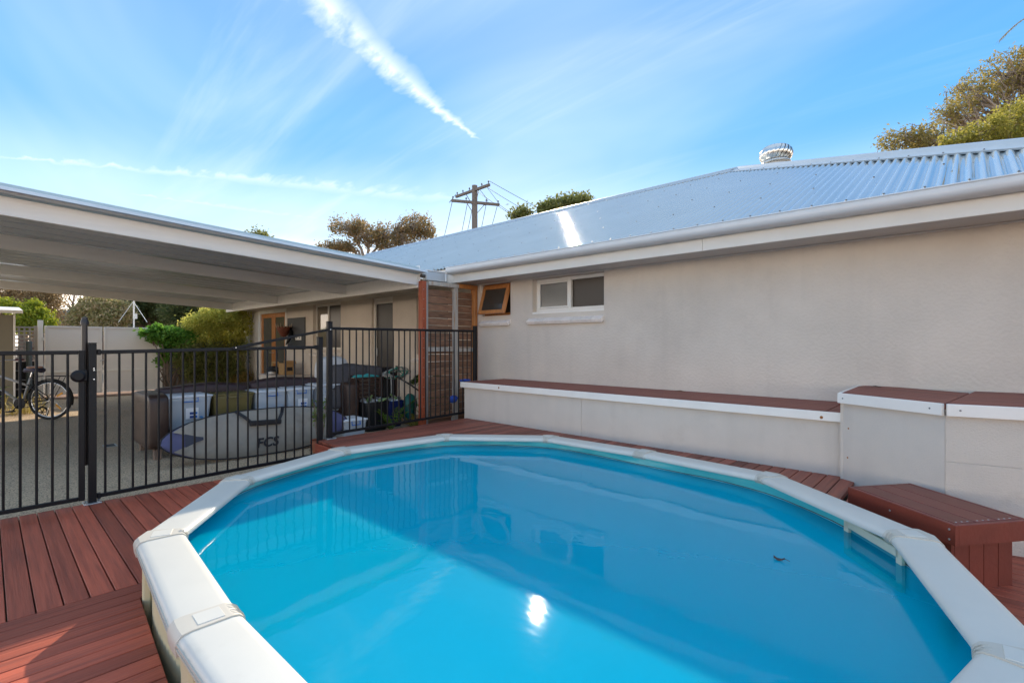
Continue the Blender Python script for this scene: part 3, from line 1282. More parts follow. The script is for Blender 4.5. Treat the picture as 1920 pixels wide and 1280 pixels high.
def sill_bricks(parent, x0, x1, ztop, n, m):
    """sloping brick sill, each brick its own piece"""
    w = (x1 - x0) / n
    tilt = Matrix.Rotation(R(32), 3, 'X')
    for k in range(n):
        cx = x0 + (k + .5) * w
        MB().box((cx, NW + .02, ztop - .075), (w - .004, .19, .05), tilt, .004).build('sill_brick', m, parent)
    MB().box(((x0 + x1) / 2, NW + .025, ztop - .080), (x1 - x0 - .012, .18, .046), tilt).build('mortar', M_TRIM, parent)


# bathroom window: white sliding window, one pane screened
x0, x1, z0, z1 = OPEN['bath']
wf = frame_rect(MB(), x0 + .002, x1 - .002, z0 + .002, z1 - .002, NW + .085, NW + .135, .045).build('window_frame', M_WHITE, house)
xm = x0 + (x1 - x0) * .485
MB().span((xm, NW + .07, z0 + .03), (xm + .045, NW + .125, z1 - .03), .003).build('mullion', M_WHITE, wf)
frame_rect(MB(), x0 + .05, xm, z0 + .05, z1 - .05, NW + .078, NW + .10, .022).build('sash', M_WHITE, wf)
MB().span((x0 + .06, NW + .103, z0 + .045), (xm + .01, NW + .108, z1 - .045)).build('pane', M_SCREENGREY, wf)
MB().span((xm + .04, NW + .113, z0 + .045), (x1 - .045, NW + .118, z1 - .045)).build('pane', M_SCREENBROWN, wf)
MB().span((x0 - .001, NW - .004, z0 - .028), (x1, NW + .09, z0 - .001), .003).build('sill_ledge', M_WHITE, wf)
sill_bricks(wf, x0 - .07, x1 + .0, z0 - .028, 8, M_BRICKWHITE)
# awning window, timber sash propped open at the foot
x0, x1, z0, z1 = OPEN['awning']
aw = frame_rect(MB(), x0 + .002, x1 - .002, z0 + .002, z1 - .002, NW + .04, NW + .13, .04).build('window_frame', M_ORANGE, house)
tilt = Matrix.Rotation(R(-17), 4, 'X')
piv = Vector(((x0 + x1) / 2, NW + .02, z1 - .03))
g = MB()
hw, hh = (x1 - x0) / 2 - .02, (z1 - z0) - .035
frame_rect(g, -hw, hw, -hh, 0, -.02, .02, .055)
g.v = [piv + (tilt @ Vector(v)) for v in g.v]
sash = g.build('sash', M_ORANGE, aw)
g = MB().span((-hw + .05, -.004, -hh + .05), (hw - .05, .004, -.05))
g.v = [piv + (tilt @ Vector(v)) for v in g.v]
g.build('pane', M_GLASSDARK, aw)
MB().span((x0 + .03, NW + .10, z0 + .03), (x1 - .03, NW + .105, z1 - .03)).build('screen', M_SCREENBROWN, aw)
sill_bricks(aw, x0 - .02, x1 + .0, z0 - .012, 4, M_BRICKWHITE)
MB().tube([(x0 - .03, NW - .015, 2.17), (x0 - .03, NW - .012, 2.10), (x0 - .025, NW - .008, 2.05)], .008, 6).build('cable', M_WHITE, aw)
# side window behind the timber screen
x0, x1, z0, z1 = OPEN['side']
sw = frame_rect(MB(), x0 + .002, x1 - .002, z0 + .002, z1 - .002, NW + .07, NW + .12, .05).build('window_frame', M_WHITE, house)
MB().span((x0 + .04, NW + .09, z0 + .04), (x1 - .04, NW + .096, z1 - .04)).build('pane', M_SCREENGREY, sw)
sill_bricks(sw, x0 - .1, x1 + .03, z0 - .01, 6, M_BRICKWHITE)
# living room window
x0, x1, z0, z1 = OPEN['living']
lw = frame_rect(MB(), x0 + .002, x1 - .002, z0 + .002, z1 - .002, NW + .07, NW + .125, .05).build('window_frame', M_TRIM, house)
xm = x0 + .62
MB().span((xm, NW + .06, z0 + .03), (xm + .05, NW + .12, z1 - .03), .003).build('mullion', M_TRIM, lw)
MB().span((x0 + .04, NW + .095, z0 + .04), (xm + .01, NW + .10, z1 - .04)).build('pane', glass_mat('living_glass', (.20, .17, .13)), lw)
MB().span((xm + .04, NW + .085, z0 + .04), (x1 - .04, NW + .09, z1 - .04)).build('pane', M_SCREENBROWN, lw)
sill_bricks(lw, x0 - .06, x1 + .02, z0 - .01, 8, M_BRICKWHITE)
# back door with a dark screen
x0, x1, z0, z1 = OPEN['door']
dfm = frame_rect(MB(), x0 + .002, x1 - .002, -.02, z1 - .002, NW + .05, NW + .13, .065).build('door_frame', M_TRIM, house)
MB().span((x0 + .065, NW + .06, 2.045), (x1 - .065, NW + .12, 2.10), .003).build('transom', M_TRIM, dfm)
dl = MB().span((x0 + .068, NW + .08, .02), (x1 - .068, NW + .115, 2.042), .003).build('screen_door', M_DOORDARK, house)
MB().span((x0 + .09, NW + .05, 1.0), (x0 + .115, NW + .08, 1.16), .004).build('handle', M_STEEL, dl)
# french doors in orange timber, framed in white
x0, x1, z0, z1 = OPEN['french']
ff = MB()
ff.span((x0 + .002, NW - .012, -.02), (x0 + .16, NW + .10, 2.166), .004)
ff.span((x1 - .07, NW - .012, -.02), (x1 - .002, NW + .10, 2.166), .004)
ff.span((x0 + .16, NW - .012, 2.075), (x1 - .07, NW + .10, 2.166), .004)
ff.build('door_frame', M_TRIM, house)
xa, xb = x0 + .165, x1 - .075
xm = (xa + xb) / 2
for u0, u1 in ((xa, xm - .004), (xm + .004, xb)):
    d = frame_rect(MB(), u0, u1, .02, 2.07, NW + .02, NW + .065, .115).build('french_door', M_ORANGE, house)
    MB().span((u0 + .1, NW + .038, .12), (u1 - .1, NW + .046, 1.97)).build('pane', M_DOORGLASS, d)
    hx = u1 - .05 if u0 == xa else u0 + .05
    MB().tube([(hx, NW + .02, 1.0), (hx, NW - .03, 1.0), (hx + (.09 if u0 != xa else -.09), NW - .03, 1.0)], .009, 6).build('handle', M_STEEL, d)

# roof vent
vc = at(1455, 292, 9.3)
vent = thing('roof_vent', (vc.x, vc.y, 4.2), 'silver spinning turbine vent standing behind the roof hip', 'roof vent')
M_VENT = mat('vent_aluminium', (.72, .70, .66), .25, metal=.95, var=.08)
MB().lathe((vc.x, vc.y, 0), [(.19, 4.1), (.19, vc.z - .14), (.225, vc.z - .13), (.225, vc.z - .115), (.0001, vc.z - .115)], 28).build('neck', M_GUTTER, vent, smooth=35)
MB().lathe((vc.x, vc.y, vc.z - .155), [(.25, 0), (.255, .008), (.25, .02), (.2, .02)], 28).build('base_ring', M_VENT, vent, smooth=35)
for k in range(22):
    a0 = k * math.tau / 22
    rings = []
    for s in range(9):
        t = s / 8
        ph = -1.05 + t * 2.35
        r = .285 * math.cos(ph) ** .62 if ph < 1.3 else .06
        z = vc.z + .02 + .17 * math.sin(ph)
        aa = a0 + t * .75
        r0 = max(r, .03)
        row = []
        for dw, dr in ((0, 0), (.135, .004), (.27, -.020)):
            row.append((vc.x + (r0 + dr) * math.cos(aa + dw * 1.25), vc.y + (r0 + dr) * math.sin(aa + dw * 1.25), z))
        rings.append(row)
    MB().loft(rings, closed_ring=False).build('vane', M_VENT, vent, smooth=True)
MB().lathe((vc.x, vc.y, vc.z + .165), [(.10, 0), (.09, .02), (.05, .03), (.0001, .034)], 22).build('crown_plate', M_VENT, vent, smooth=True)

# ---------------------------------------------------------------- carport (sloping towards the house)
CS = -.0530


def bz(y):
    return 2.33 + CS * (y - .08)


carport = thing('carport', (-10, 1.5, 0), 'white-beamed lean-to carport roof covering the concrete driveway', 'carport')
Y0, Y1 = -1.6, 4.30
BX = [-5.93, -8.0, -10.95, -13.8]
for x in BX:
    g = MB()
    g.bar((x, Y0, bz(Y0) + .08), (x, Y1, bz(Y1) + .08), .05, .16, .003)
    g.build('beam', M_BEAM, carport)
g = MB()
g.bar((-5.898, Y0, bz(Y0) + .21), (-5.898, Y1 + .02, bz(Y1 + .02) + .21), .012, .105, .002)
g.bar((-5.93, Y0, bz(Y0) + .261), (-5.93, Y1 + .02, bz(Y1 + .02) + .261), .075, .008)
g.build('front_flashing', M_FLASH, carport)
g = MB()
g.bar((-14.30, Y0, bz(Y0) + .18), (-14.30, Y1, bz(Y1) + .18), .03, .12, .002)
g.build('end_flashing', M_TRIM, carport)
# ceiling sheet with shallow pan ribs
g = MB()
vs, fs = [], []
xsn = []
x = -14.28
while x < -5.96:
    xsn += [(x, 0), (x + .30, 0), (x + .312, .03), (x + .345, .03), (x + .357, 0)]
    x += .357
for xx, dz in xsn:
    for yy in (Y0, Y1 + .053):
        vs.append((xx, yy, bz(yy) + .172 + dz))
for i in range(len(xsn) - 1):
    fs.append((2 * i, 2 * i + 1, 2 * i + 3, 2 * i + 2))
g.add(vs, fs)
g.build('roof_sheet', M_UNDER, carport)
MB().span((-14.3, 4.305, 2.07), (-5.90, 4.352, 2.275), .003).build('ledger_beam', M_BEAM, carport)
g = MB()
prof = [(4.36, 2.21), (4.862, 2.21), (4.862, 2.40), (4.872, 2.40), (4.872, 2.20), (4.355, 2.20), (4.355, 2.40), (4.36, 2.40)]
g.loft([[(x, yy, z) for yy, z in prof] for x in (-14.3, -5.92)])
bg_ = g.build('box_gutter', M_GUTTER, carport)
g = MB()
g.span((-5.905, 4.40, 2.183), (-5.81, 4.745, 2.315), .003)
rh = g.build('rainhead', mat('pale_blue_steel', (.55, .60, .64), .4, metal=.2), carport)
g = MB()
g.span((-5.915, 4.39, 2.316), (-5.80, 4.755, 2.334), .003)
g.build('rolled_lip', M_GUTTER, rh)
MB().tube([(-5.87, 4.345, 2.245), (-5.87, 4.40, 2.245)], .03, 12).build('outlet_pipe', mat('dark_pipe', (.10, .09, .08), .5), rh)
for yy in (-1.45,):
    for x in BX:
        MB().span((x - .045, yy - .045, -.03), (x + .045, yy + .045, bz(yy) - .002), .004).build('post', M_WHITE, carport)

# ---------------------------------------------------------------- timber privacy screen between house and deck
SX = -5.75
scr = thing('privacy_screen', (SX, 4.8, 0), 'weathered horizontal slat privacy screen with a red post beside the house wall', 'screen')
MB().span((SX - .06, 4.25, -.05), (SX + .035, 4.325, 2.152), .004).build('red_post', M_REDPOST, scr)
MB().span((SX + .001, 4.327, -.05), (SX + .03, 4.36, 2.13), .002).build('edge_strip', M_STEEL, scr)
MB().span((SX - .045, 4.845, -.05), (SX + .045, 4.915, 2.095), .004).build('middle_post', M_GREYPOST, scr)
MB().span((SX - .045, 5.25, -.05), (SX + .045, 5.318, 2.12), .004).build('wall_post', M_ORANGE, scr)
MB().span((SX - .02, 4.36, 2.097), (SX + .05, 4.93, 2.155), .004).build('top_rail', M_GREYPOST, scr)
MB().span((SX - .02, 4.932, 2.10), (SX + .05, 5.32, 2.165), .004).build('top_rail', M_ORANGE, scr)
MB().span((SX + .005, 4.362, 1.135), (SX + .04, 4.843, 1.20), .003).build('mid_rail', M_GREYPOST, scr)
MB().span((SX + .005, 4.917, 1.125), (SX + .04, 5.248, 1.185), .003).build('mid_rail', M_GREYPOST, scr)
for y0, y1 in ((4.33, 4.87), (4.89, 5.29)):
    z = .14
    k = 0
    while z < 2.05:
        dz = random.uniform(-.004, .004)
        g = MB()
        rot = Matrix.Rotation(random.uniform(-.008, .008), 3, 'X')
        g.box((SX - .025 + random.uniform(-.004, .004), (y0 + y1) / 2, z + .05 + dz), (.02, y1 - y0, .099 if z < 1.1 else .096), rot, .003)
        g.build('slat', M_SLAT, scr)
        z += .1065
        k += 1
stuff(MB().span((SX - .08, 4.36, -.05), (SX - .04, 5.25, .13)).build('base_board', M_SLAT, scr))
g = MB()
for k in range(13):
    g.lathe((SX + .035, 4.275, .35 + k * .14), [(.006, 0), (.006, .003), (.0001, .004)], 6, axis=(1, 0, 0))
stuff(g.build('screw', M_STEEL, scr))

# ---------------------------------------------------------------- built-in bench along the wall
bench = thing('wall_bench', (-2.9, 4.9, .23), 'long low rendered bench with brown boards and white edge against the house wall', 'bench')
for x0, x1 in ((-5.10, -3.153), (-3.150, -.70)):
    MB().span((x0, 4.505, .19), (x1, 4.53, .652), .002).build('front_panel', M_PANEL, bench)
MB().span((-5.10, 4.532, .19), (-5.08, 5.32, .652), .002).build('end_panel', M_PANEL, bench)
for x0, x1 in ((-5.15, -.702),):
    MB().span((x0, 4.470, .652), (x1, 4.495, .724), .003).build('white_edge', M_WHITE, bench)
MB().span((-5.15, 4.497, .652), (-5.13, 5.325, .724), .003).build('white_edge', M_WHITE, bench)
yb = 4.498
for k in range(7):
    MB().span((-5.125, yb, .690), (-.83, yb + .112, .7255), .003).build('top_board', M_BENCHTOP, bench)
    MB().span((-.822, yb, .690), (-.715, yb + .112, .7255), .003).build('top_board', M_BENCHTOP, bench)
    yb += .118
# rust spot on the white edge and on the panel of the taller block are small discs of corroded screw heads
M_RUST = mat('rust', (.36, .13, .03), .8, var=.4, vscale=40)
g = MB()
for c in ((-.85, 4.4695, .678), (-4.4, 4.4695, .69)):
    g.lathe(c, [(.012, 0), (.009, .0015), (.0001, .002)], 10, axis=(0, -1, 0))
g.build('rusty_screw', M_RUST, bench)

blk = thing('planter_block', (.2, 4.8, 0), 'taller rendered corner block with white edge boards behind the red box seat', 'bench')
PA, PB, PC = Vector((-.70, 4.435)), Vector((-.112, 4.095)), Vector((1.25, 4.40))


def vpanel(a, b, z0, z1, th, m, name, parent, ch=.002):
    a, b = Vector(a), Vector(b)
    d = (b - a).normalized()
    nn = Vector((d.y, -d.x))
    if nn.y > 0:
        nn = -nn
    poly = [a, b, b - nn * th, a - nn * th]
    return MB().prism([(p.x, p.y) for p in poly], z0, z1, 0, ch).build(name, m, parent)


nAB = Vector((PB.y - PA.y, -(PB.x - PA.x))).normalized()
nBC = Vector((PC.y - PB.y, -(PC.x - PB.x))).normalized()
vpanel(PA, PB - (PB - PA).normalized() * .0015, -.05, .808, .02, M_PANEL, 'front_panel', blk)
M_WEAVE = mat('textured_sheet', (.64, .57, .49), .85, var=.05, vscale=2, bump=.5, bscale=110, stretch=(1, 1, 1.6), col2=(.50, .44, .37), c2scale=3, c2lo=.55, c2hi=.8)
vpanel(PB + (PC - PB).normalized() * .0015, PC, .521, .808, .02, M_WEAVE, 'front_panel', blk)
vpanel(PB + (PC - PB).normalized() * .0015, PC, -.05, .519, .02, M_WEAVE, 'front_panel', blk)
vpanel((-.70, 5.32), (-.699, 4.437), -.05, .808, -.02, M_PANEL, 'end_panel', blk)
a2, b2 = PA + nAB * .028 + Vector((-.02, 0)), PB + nAB * .028
vpanel(a2, b2 - (b2 - a2).normalized() * .002, .808, .882, .024, M_WHITE, 'white_edge', blk, .003)
b3, c3 = PB + nBC * .028 + (PC - PB).normalized() * .004, PC + nBC * .028
vpanel(b3, c3, .808, .882, .024, M_WHITE, 'white_edge', blk, .003)
MB().span((-.735, 4.46, .808), (-.712, 5.325, .882), .003).build('white_edge', M_WHITE, blk)
# top boards follow the first edge, then run along the wall
lines = [0, .105, .21, .315, .42, .53]
dAB = (PB - PA).normalized()
for k in range(8):
    o0, o1 = .012 + k * .112, .012 + k * .112 + .107
    # strip between two offsets from AB, clipped by the wall and by x > -.71
    q = []
    for oo in (o0, o1):
        s = PA - nAB * (oo - .012)
        # start at x=-.71
        t0 = (-.709 - s.x) / dAB.x
        p_s = s + dAB * t0
        # end at the bisector from B going to the wall
        t1 = (-.112 + (oo) * .12 - s.x) / dAB.x
        p_e = s + dAB * t1
        if p_s.y > 5.32:
            t0 = (5.32 - s.y) / dAB.y
            p_s = s + dAB * t0
        if p_e.y > 5.32:
            p_e = Vector((p_s.x + .001, 5.32))
        q.append((p_s, p_e))
    if q[0][1].y >= 5.30:
        break
    poly = [q[0][0], q[0][1], q[1][1], q[1][0]]
    MB().prism([(p.x, p.y) for p in poly], .845, .884, 0, .0025).build('top_board', M_BENCHTOP, blk)
dBC = (PC - PB).normalized()
for k in range(12):
    o0, o1 = .012 + k * .112, .012 + k * .112 + .107
    q = []
    for oo in (o0, o1):
        s = PB - nBC * (oo - .012)
        xs_ = -.106 + oo * .12
        p_s = s + dBC * ((xs_ - s.x) / dBC.x)
        p_e = s + dBC * ((1.24 - s.x) / dBC.x)
        if p_e.y > 5.32:
            p_e = s + dBC * ((5.32 - s.y) / dBC.y)
        q.append((p_s, p_e))
    if q[1][0].y > 5.31 or q[1][1].x < q[1][0].x:
        break
    poly = [q[0][0], q[0][1], q[1][1], q[1][0]]
    MB().prism([(p.x, p.y) for p in poly], .845, .884, 0, .0025).build('top_board', M_BENCHTOP, blk)
g = MB()
for t, (a, b, nn) in ((.06, (a2, b2, nAB)), (.90, (a2, b2, nAB)), (.045, (b3, c3, nBC)), (.6, (b3, c3, nBC))):
    p = a.lerp(b, t)
    g.lathe((p.x + nn.x * .0005, p.y + nn.y * .0005, .845), [(.006, 0), (.005, .0015), (.0001, .001)], 8, axis=(nn.x, nn.y, 0))
g.build('screw', M_SCREW, blk)
g = MB()
for t, z in ((.06, .62), (.05, .40), (.10, .18)):
    p = PA.lerp(PB, t)
    g.lathe((p.x + nAB.x * .0005, p.y + nAB.y * .0005, z), [(.007, 0), (.006, .001), (.0001, .0012)], 8, axis=(nAB.x, nAB.y, 0))
g.build('rusty_screw', M_RUST, blk)
# leaf lying on the block
g = MB()
g.loft([[(-.63, 5.19, .887), (-.62, 5.20, .89), (-.61, 5.22, .887)], [(-.60, 5.17, .889), (-.59, 5.19, .897), (-.58, 5.21, .889)], [(-.55, 5.16, .887), (-.545, 5.17, .89), (-.54, 5.18, .887)]], closed_ring=False)
tag(g.build('fallen_leaf', M_DEADLEAF), 'dry brown leaf lying on the taller corner block by the wall', 'leaf')
for k, (x, y_) in enumerate(((-3.05, 5.26), (-2.95, 5.24), (-2.62, 5.25), (-4.05, 5.2))):
    pass
g = MB()
g.loft([[(-2.40, 5.22, .728), (-2.39, 5.235, .733), (-2.38, 5.25, .728)], [(-2.33, 5.20, .731), (-2.325, 5.215, .741), (-2.32, 5.23, .730)], [(-2.27, 5.20, .728), (-2.268, 5.21, .730), (-2.265, 5.22, .728)]], closed_ring=False)
tag(g.build('fallen_leaf', mat('brown_leaf', (.16, .07, .035), .7, var=.3)), 'brown curled leaf lying on the long bench against the wall', 'leaf')

# ---------------------------------------------------------------- red box seat
bs = thing('box_seat', (-.17, 3.70, 0), 'red stained timber box seat beside the pool rim', 'box seat')
ba, bb, bd, bc = Vector((-.563, 3.727)), Vector((-.282, 4.095)), Vector((.225, 3.67)), Vector((-.052, 3.295))
ul = (bc - ba).normalized()
ud = (bb - ba).normalized()
LN, DP = (bc - ba).length, (bb - ba).length
TZ = .352


def bpt(s, t):
    return ba + ul * s + ud * t


def bprism(name, s0, s1, t0, t1, z0, z1, m=M_REDBOX, ch=.003, parent=None):
    poly = [bpt(s0, t0), bpt(s1, t0), bpt(s1, t1), bpt(s0, t1)]
    return MB().prism([(p.x, p.y) for p in poly], z0, z1, 0, ch).build(name, m, parent or bs)


bprism('edge_board', 0, LN, 0, .022, TZ - .105, TZ)
bprism('edge_board', 0, LN, DP - .022, DP, TZ - .105, TZ)
bprism('end_board', 0, .022, .0235, DP - .0235, TZ - .105, TZ)
bprism('end_board', LN - .022, LN, .0235, DP - .0235, TZ - .105, TZ - .001)
tb = [.026, .156, .290, DP - .026]
for k in range(3):
    bprism('top_board', .024, LN - .024, tb[k], tb[k + 1] - .006, TZ - .03, TZ + .001)
nb = 4
for k in range(nb):
    t0 = .05 + (DP - .10) * k / nb
    t1 = .05 + (DP - .10) * (k + 1) / nb - .004
    bprism('side_board', LN - .062, LN - .044, t0, t1, -.02, TZ - .106)
    bprism('side_board', .044, .062, t0, t1, -.02, TZ - .106)
for k in range(5):
    s0 = .07 + (LN - .14) * k / 5
    bprism('rear_board', s0, s0 + (LN - .14) / 5 - .004, DP - .062, DP - .044, -.02, TZ - .106)
for s0 in (.045, LN - .125):
    bprism('front_post', s0, s0 + .08, .03, .049, -.02, TZ - .106)
bprism('front_rail', .125, LN - .125, .034, .049, TZ - .17, TZ - .107)
g = MB()
M_SHINY = mat('shiny_screw', (.7, .7, .7), .25, metal=1)
for k in range(3):
    for s in range(3):
        p = bpt(LN - .035 - .0 * s, tb[k] + .02 + s * .035)
        g.lathe((p.x, p.y, TZ + .0005), [(.005, 0), (.004, .002), (.0001, .0018)], 8)
nf = -ud
for s, z in ((.30, TZ - .05), (LN - .03, TZ - .03), (LN - .03, TZ - .08)):
    p = bpt(s, 0)
    g.lathe((p.x + nf.x * .0005, p.y + nf.y * .0005, z), [(.006, 0), (.005, .002), (.0001, .002)], 8, axis=(nf.x, nf.y, 0))
stuff(g.build('screw', M_STEEL, bs))

# ---------------------------------------------------------------- black pool fence
FX0 = -5.06


def baluster_mesh(h):
    return MB().tube([(0, 0, 0), (0, 0, h)], .0085, 8)


def baluster(parent, mesh, x, y, z):
    o = bpy.data.objects.new('baluster', mesh)
    COL.objects.link(o)
    o.parent = parent
    o.location = Vector((x, y, z)) - ORIGIN[parent.name]
    return o


def fence_post(parent, x, y, z0, z1, w=.05):
    p = MB().span((x - w / 2, y - w / 2, z0), (x + w / 2, y + w / 2, z1), .003).build('post', M_BLACK, parent)
    MB().span((x - w / 2 - .002, y - w / 2 - .002, z1 + .0005), (x + w / 2 + .002, y + w / 2 + .002, z1 + .008), .003).build('post_cap', M_BLACK, p)
    g = MB().span((x - .055, y - .055, z0 + .0005), (x + .055, y + .055, z0 + .009), .002)
    for sx in (-1, 1):
        for sy in (-1, 1):
            g.lathe((x + sx * .042, y + sy * .042, z0 + .009), [(.009, 0), (.009, .006), (.0001, .007)], 6)
    g.build('base_plate', M_STEEL, p)
    return p


H1 = 1.128
tmp = baluster_mesh(H1)


def shared(mb, name):
    me = bpy.data.meshes.new(name)
    me.from_pydata(mb.v, [], mb.f)
    me.materials.append(M_BLACK)
    me.polygons.foreach_set('use_smooth', [True] * len(me.polygons))
    me.set_sharp_from_angle(angle=R(50))
    return me


BAL = shared(tmp, 'baluster')
low = thing('pool_fence', (FX0, 1.5, 0), 'lower black steel pool fence panel on the red deck with the sloping brace bar', 'fence')
fence_post(low, FX0, .572, 0, 1.255)
fence_post(low, FX0, 2.425, -.03, 1.318)


def zl(y):
    return .03 * (y - .57) / 1.85


MB().bar((FX0, .600, 1.187), (FX0, 2.398, 1.187 + zl(2.4)), .026, .030, .004).build('top_rail', M_BLACK, low)
MB().bar((FX0, .600, .050), (FX0, 2.398, .050 + zl(2.4)), .026, .030, .004).build('bottom_rail', M_BLACK, low)
for k in range(20):
    y = .652 + k * .0885
    if y < 2.37:
        baluster(low, BAL, FX0, y, .058 + zl(y))
for y in (.612, 2.386):
    for z in (1.187, .05):
        MB().span((FX0 - .02, y - .012, z + zl(y) - .022), (FX0 + .02, y + .012, z + zl(y) + .022), .004).build('rail_bracket', M_BLACK, low)
# sloping infill bar up to the taller post
MB().bar((FX0 + .022, 1.57, 1.210), (FX0 + .030, 2.52, 1.405), .008, .026, .002).build('brace_bar', M_BLACK, low)
g = MB()
for q in ((FX0 + .028, 1.60, 1.216), (FX0 + .036, 2.51, 1.403)):
    g.lathe(q, [(.006, 0), (.005, .003), (.0001, .0035)], 8, axis=(1, 0, 0))
g.build('screw', M_SHINY, low)

gate = thing('pool_gate', (FX0, 0, 0), 'black steel pool gate with round latch on the side towards the bicycle', 'gate')
MB().span((FX0 - .018, .490, .035), (FX0 + .018, .528, 1.203), .004).build('stile', M_BLACK, gate)
MB().span((FX0 - .018, -.53, .035), (FX0 + .018, -.492, 1.203), .004).build('stile', M_BLACK, gate)
MB().bar((FX0, -.491, 1.187), (FX0, .489, 1.187), .026, .030, .004).build('top_rail', M_BLACK, gate)
MB().bar((FX0, -.491, .050), (FX0, .489, .050), .026, .030, .004).build('bottom_rail', M_BLACK, gate)
for k in range(11):
    baluster(gate, BAL, FX0, .428 - k * .0858, .058)
g = MB()
g.lathe((FX0 + .02, .485, 1.005), [(.042, 0), (.046, .006), (.046, .03), (.03, .042), (.0001, .042)], 20, axis=(1, 0, 0))
g.span((FX0 - .02, .47, .965), (FX0 + .035, .541, 1.05), .006)
lt = g.build('latch', M_BLACK, gate, smooth=35)
g = MB()
for q in ((.51, 1.035), (.51, .975), (.58, 1.06), (.58, 1.045), (.58, .975)):
    g.lathe((FX0 + .036 if q[0] < .55 else FX0 + .026, q[0], q[1]), [(.006, 0), (.005, .003), (.0001, .0035)], 8, axis=(1, 0, 0))
g.build('screw', M_SHINY, lt)
# tall lift-up latch tube behind the latch post
g = MB()
g.tube([(FX0 - .034, .530, .30), (FX0 - .034, .530, 1.405)], .019, 14)
g.lathe((FX0 - .034, .530, 1.40), [(.026, 0), (.027, .025), (.020, .045), (.020, .058), (.012, .066), (.0001, .067)], 14)
g.build('latch_tube', mat('brown_black_tube', (.03, .022, .02), .35), gate, smooth=40)

tall = thing('tall_pool_fence', (FX0, 3.6, UZ), 'taller black steel pool fence panel on the upper deck in front of the timber screen', 'fence')
TA, TB = Vector((-5.045, 2.525)), Vector((-5.205, 4.80))
dT = (TB - TA).normalized()
fence_post(tall, TA.x, TA.y, UZ, 1.485)
fence_post(tall, TB.x, TB.y, UZ, 1.50)
pa, pb = TA + dT * .027, TB - dT * .027


def zt(s):
    return .02 * s


LT = (TB - TA).length
MB().bar((*pa, 1.418), (*pb, 1.432), .026, .030, .004).build('top_rail', M_BLACK, tall)
MB().bar((*pa, .280), (*pb, .288), .026, .030, .004).build('bottom_rail', M_BLACK, tall)
nbal = 26
for k in range(nbal):
    s = .075 + k * (LT - .15) / (nbal - 1)
    p = TA + dT * s
    baluster(tall, BAL, p.x, p.y, .288)
MB().lathe((TA.x + .026, TA.y, 1.405), [(.008, 0), (.007, .004), (.0001, .005)], 8, axis=(1, 0, 0)).build('screw', M_SHINY, tall)

# blue rag on the ground end behind the bench and another on its end
M_BLUE = mat('blue_cloth', (.015, .06, .35), .7, var=.2, vscale=20)


def lump(name, c, s, m, label, cat, seed=0, n=10):
    r = np.random.default_rng(seed)
    g = MB()
    rings = []
    for i in range(n + 1):
        ph = math.pi * i / n
        ring_ = []
        for k in range(14):
            th = math.tau * k / 14
            w = 1 + .22 * math.sin(3 * th + seed) * math.sin(2 * ph) + .10 * r.standard_normal()
            ring_.append((c[0] + s[0] * math.sin(ph) * math.cos(th) * w, c[1] + s[1] * math.sin(ph) * math.sin(th) * w, c[2] + s[2] * math.cos(ph)))
        rings.append(ring_)
    g.loft(rings)
    return tag(g.build(name, m, None, smooth=True, origin=c), label, cat)


lump('blue_rag', (-5.22, 4.62, .735), (.06, .09, .018), M_BLUE, 'crumpled blue rag on the end of the long bench top', 'rag', 3)
lump('blue_float', (-5.33, 4.50, .47), (.06, .065, .055), M_BLUE, 'small round blue thing behind the fence beside the bench end', 'float', 5)

# ---------------------------------------------------------------- things stored under the carport
GZ = -.03
M_LEATHER = mat('brown_leather', (.05, .025, .017), .42, var=.25, vscale=4, bump=.2, bscale=60, spec=.5, col2=(.10, .058, .038), c2scale=3, c2lo=.5, c2hi=.75)
M_LEATHER2 = mat('dark_plum_cushion', (.045, .024, .026), .5, var=.25, vscale=5, bump=.15, bscale=40)


def puffy(c, s, n=4.0, seed=0, sag=0.0, seg=18):
    """soft cushion: superellipsoid with slight irregularity"""
    g = MB()
    rings = []
    for i in range(seg + 1):
        ph = -math.pi / 2 + math.pi * i / seg
        row = []
        for k in range(seg * 2):
            th = math.tau * k / (seg * 2)
            f = lambda v: math.copysign(abs(v) ** (2 / n), v)
            x, y, z = f(math.cos(ph)) * f(math.cos(th)), f(math.cos(ph)) * f(math.sin(th)), f(math.sin(ph))
            w = 1 + .012 * math.sin(7 * x + seed) * math.sin(5 * y + 2 * seed)
            row.append((c[0] + s[0] * x * w, c[1] + s[1] * y * w, c[2] + s[2] * z * w + sag * math.sin(y * 4 + seed)))
        rings.append(row)
    return g.loft(rings)


sofa = thing('sofa', (-7.0, 2.4, GZ), 'brown leather sofa under the carport holding storage tubs on its seat', 'sofa')
puffy((-6.96, 1.30, .385), (.46, .10, .305), 9, 1).build('arm', M_LEATHER, sofa, smooth=True)
puffy((-6.96, 3.62, .385), (.46, .10, .305), 9, 2).build('arm', M_LEATHER, sofa, smooth=True)
puffy((-6.93, 2.46, .14), (.44, 1.06, .10), 9, 3).build('seat', M_LEATHER, sofa, smooth=True)
puffy((-7.32, 2.46, .40), (.11, 1.07, .32), 8, 4).build('backrest', M_LEATHER, sofa, smooth=True)
for y0, y1, dz in ((1.40, 2.45, 0), (2.44, 3.52, .025)):
    puffy((-7.22, (y0 + y1) / 2, .655 + dz), (.13, (y1 - y0) / 2, .085), 4, y0, .012).build('back_cushion', M_LEATHER2, sofa, smooth=True)
for x in (-6.6, -7.3):
    for y in (1.30, 3.6):
        MB().span((x - .035, y - .035, GZ), (x + .035, y + .035, .085), .004).build('foot', M_BARK2, sofa)

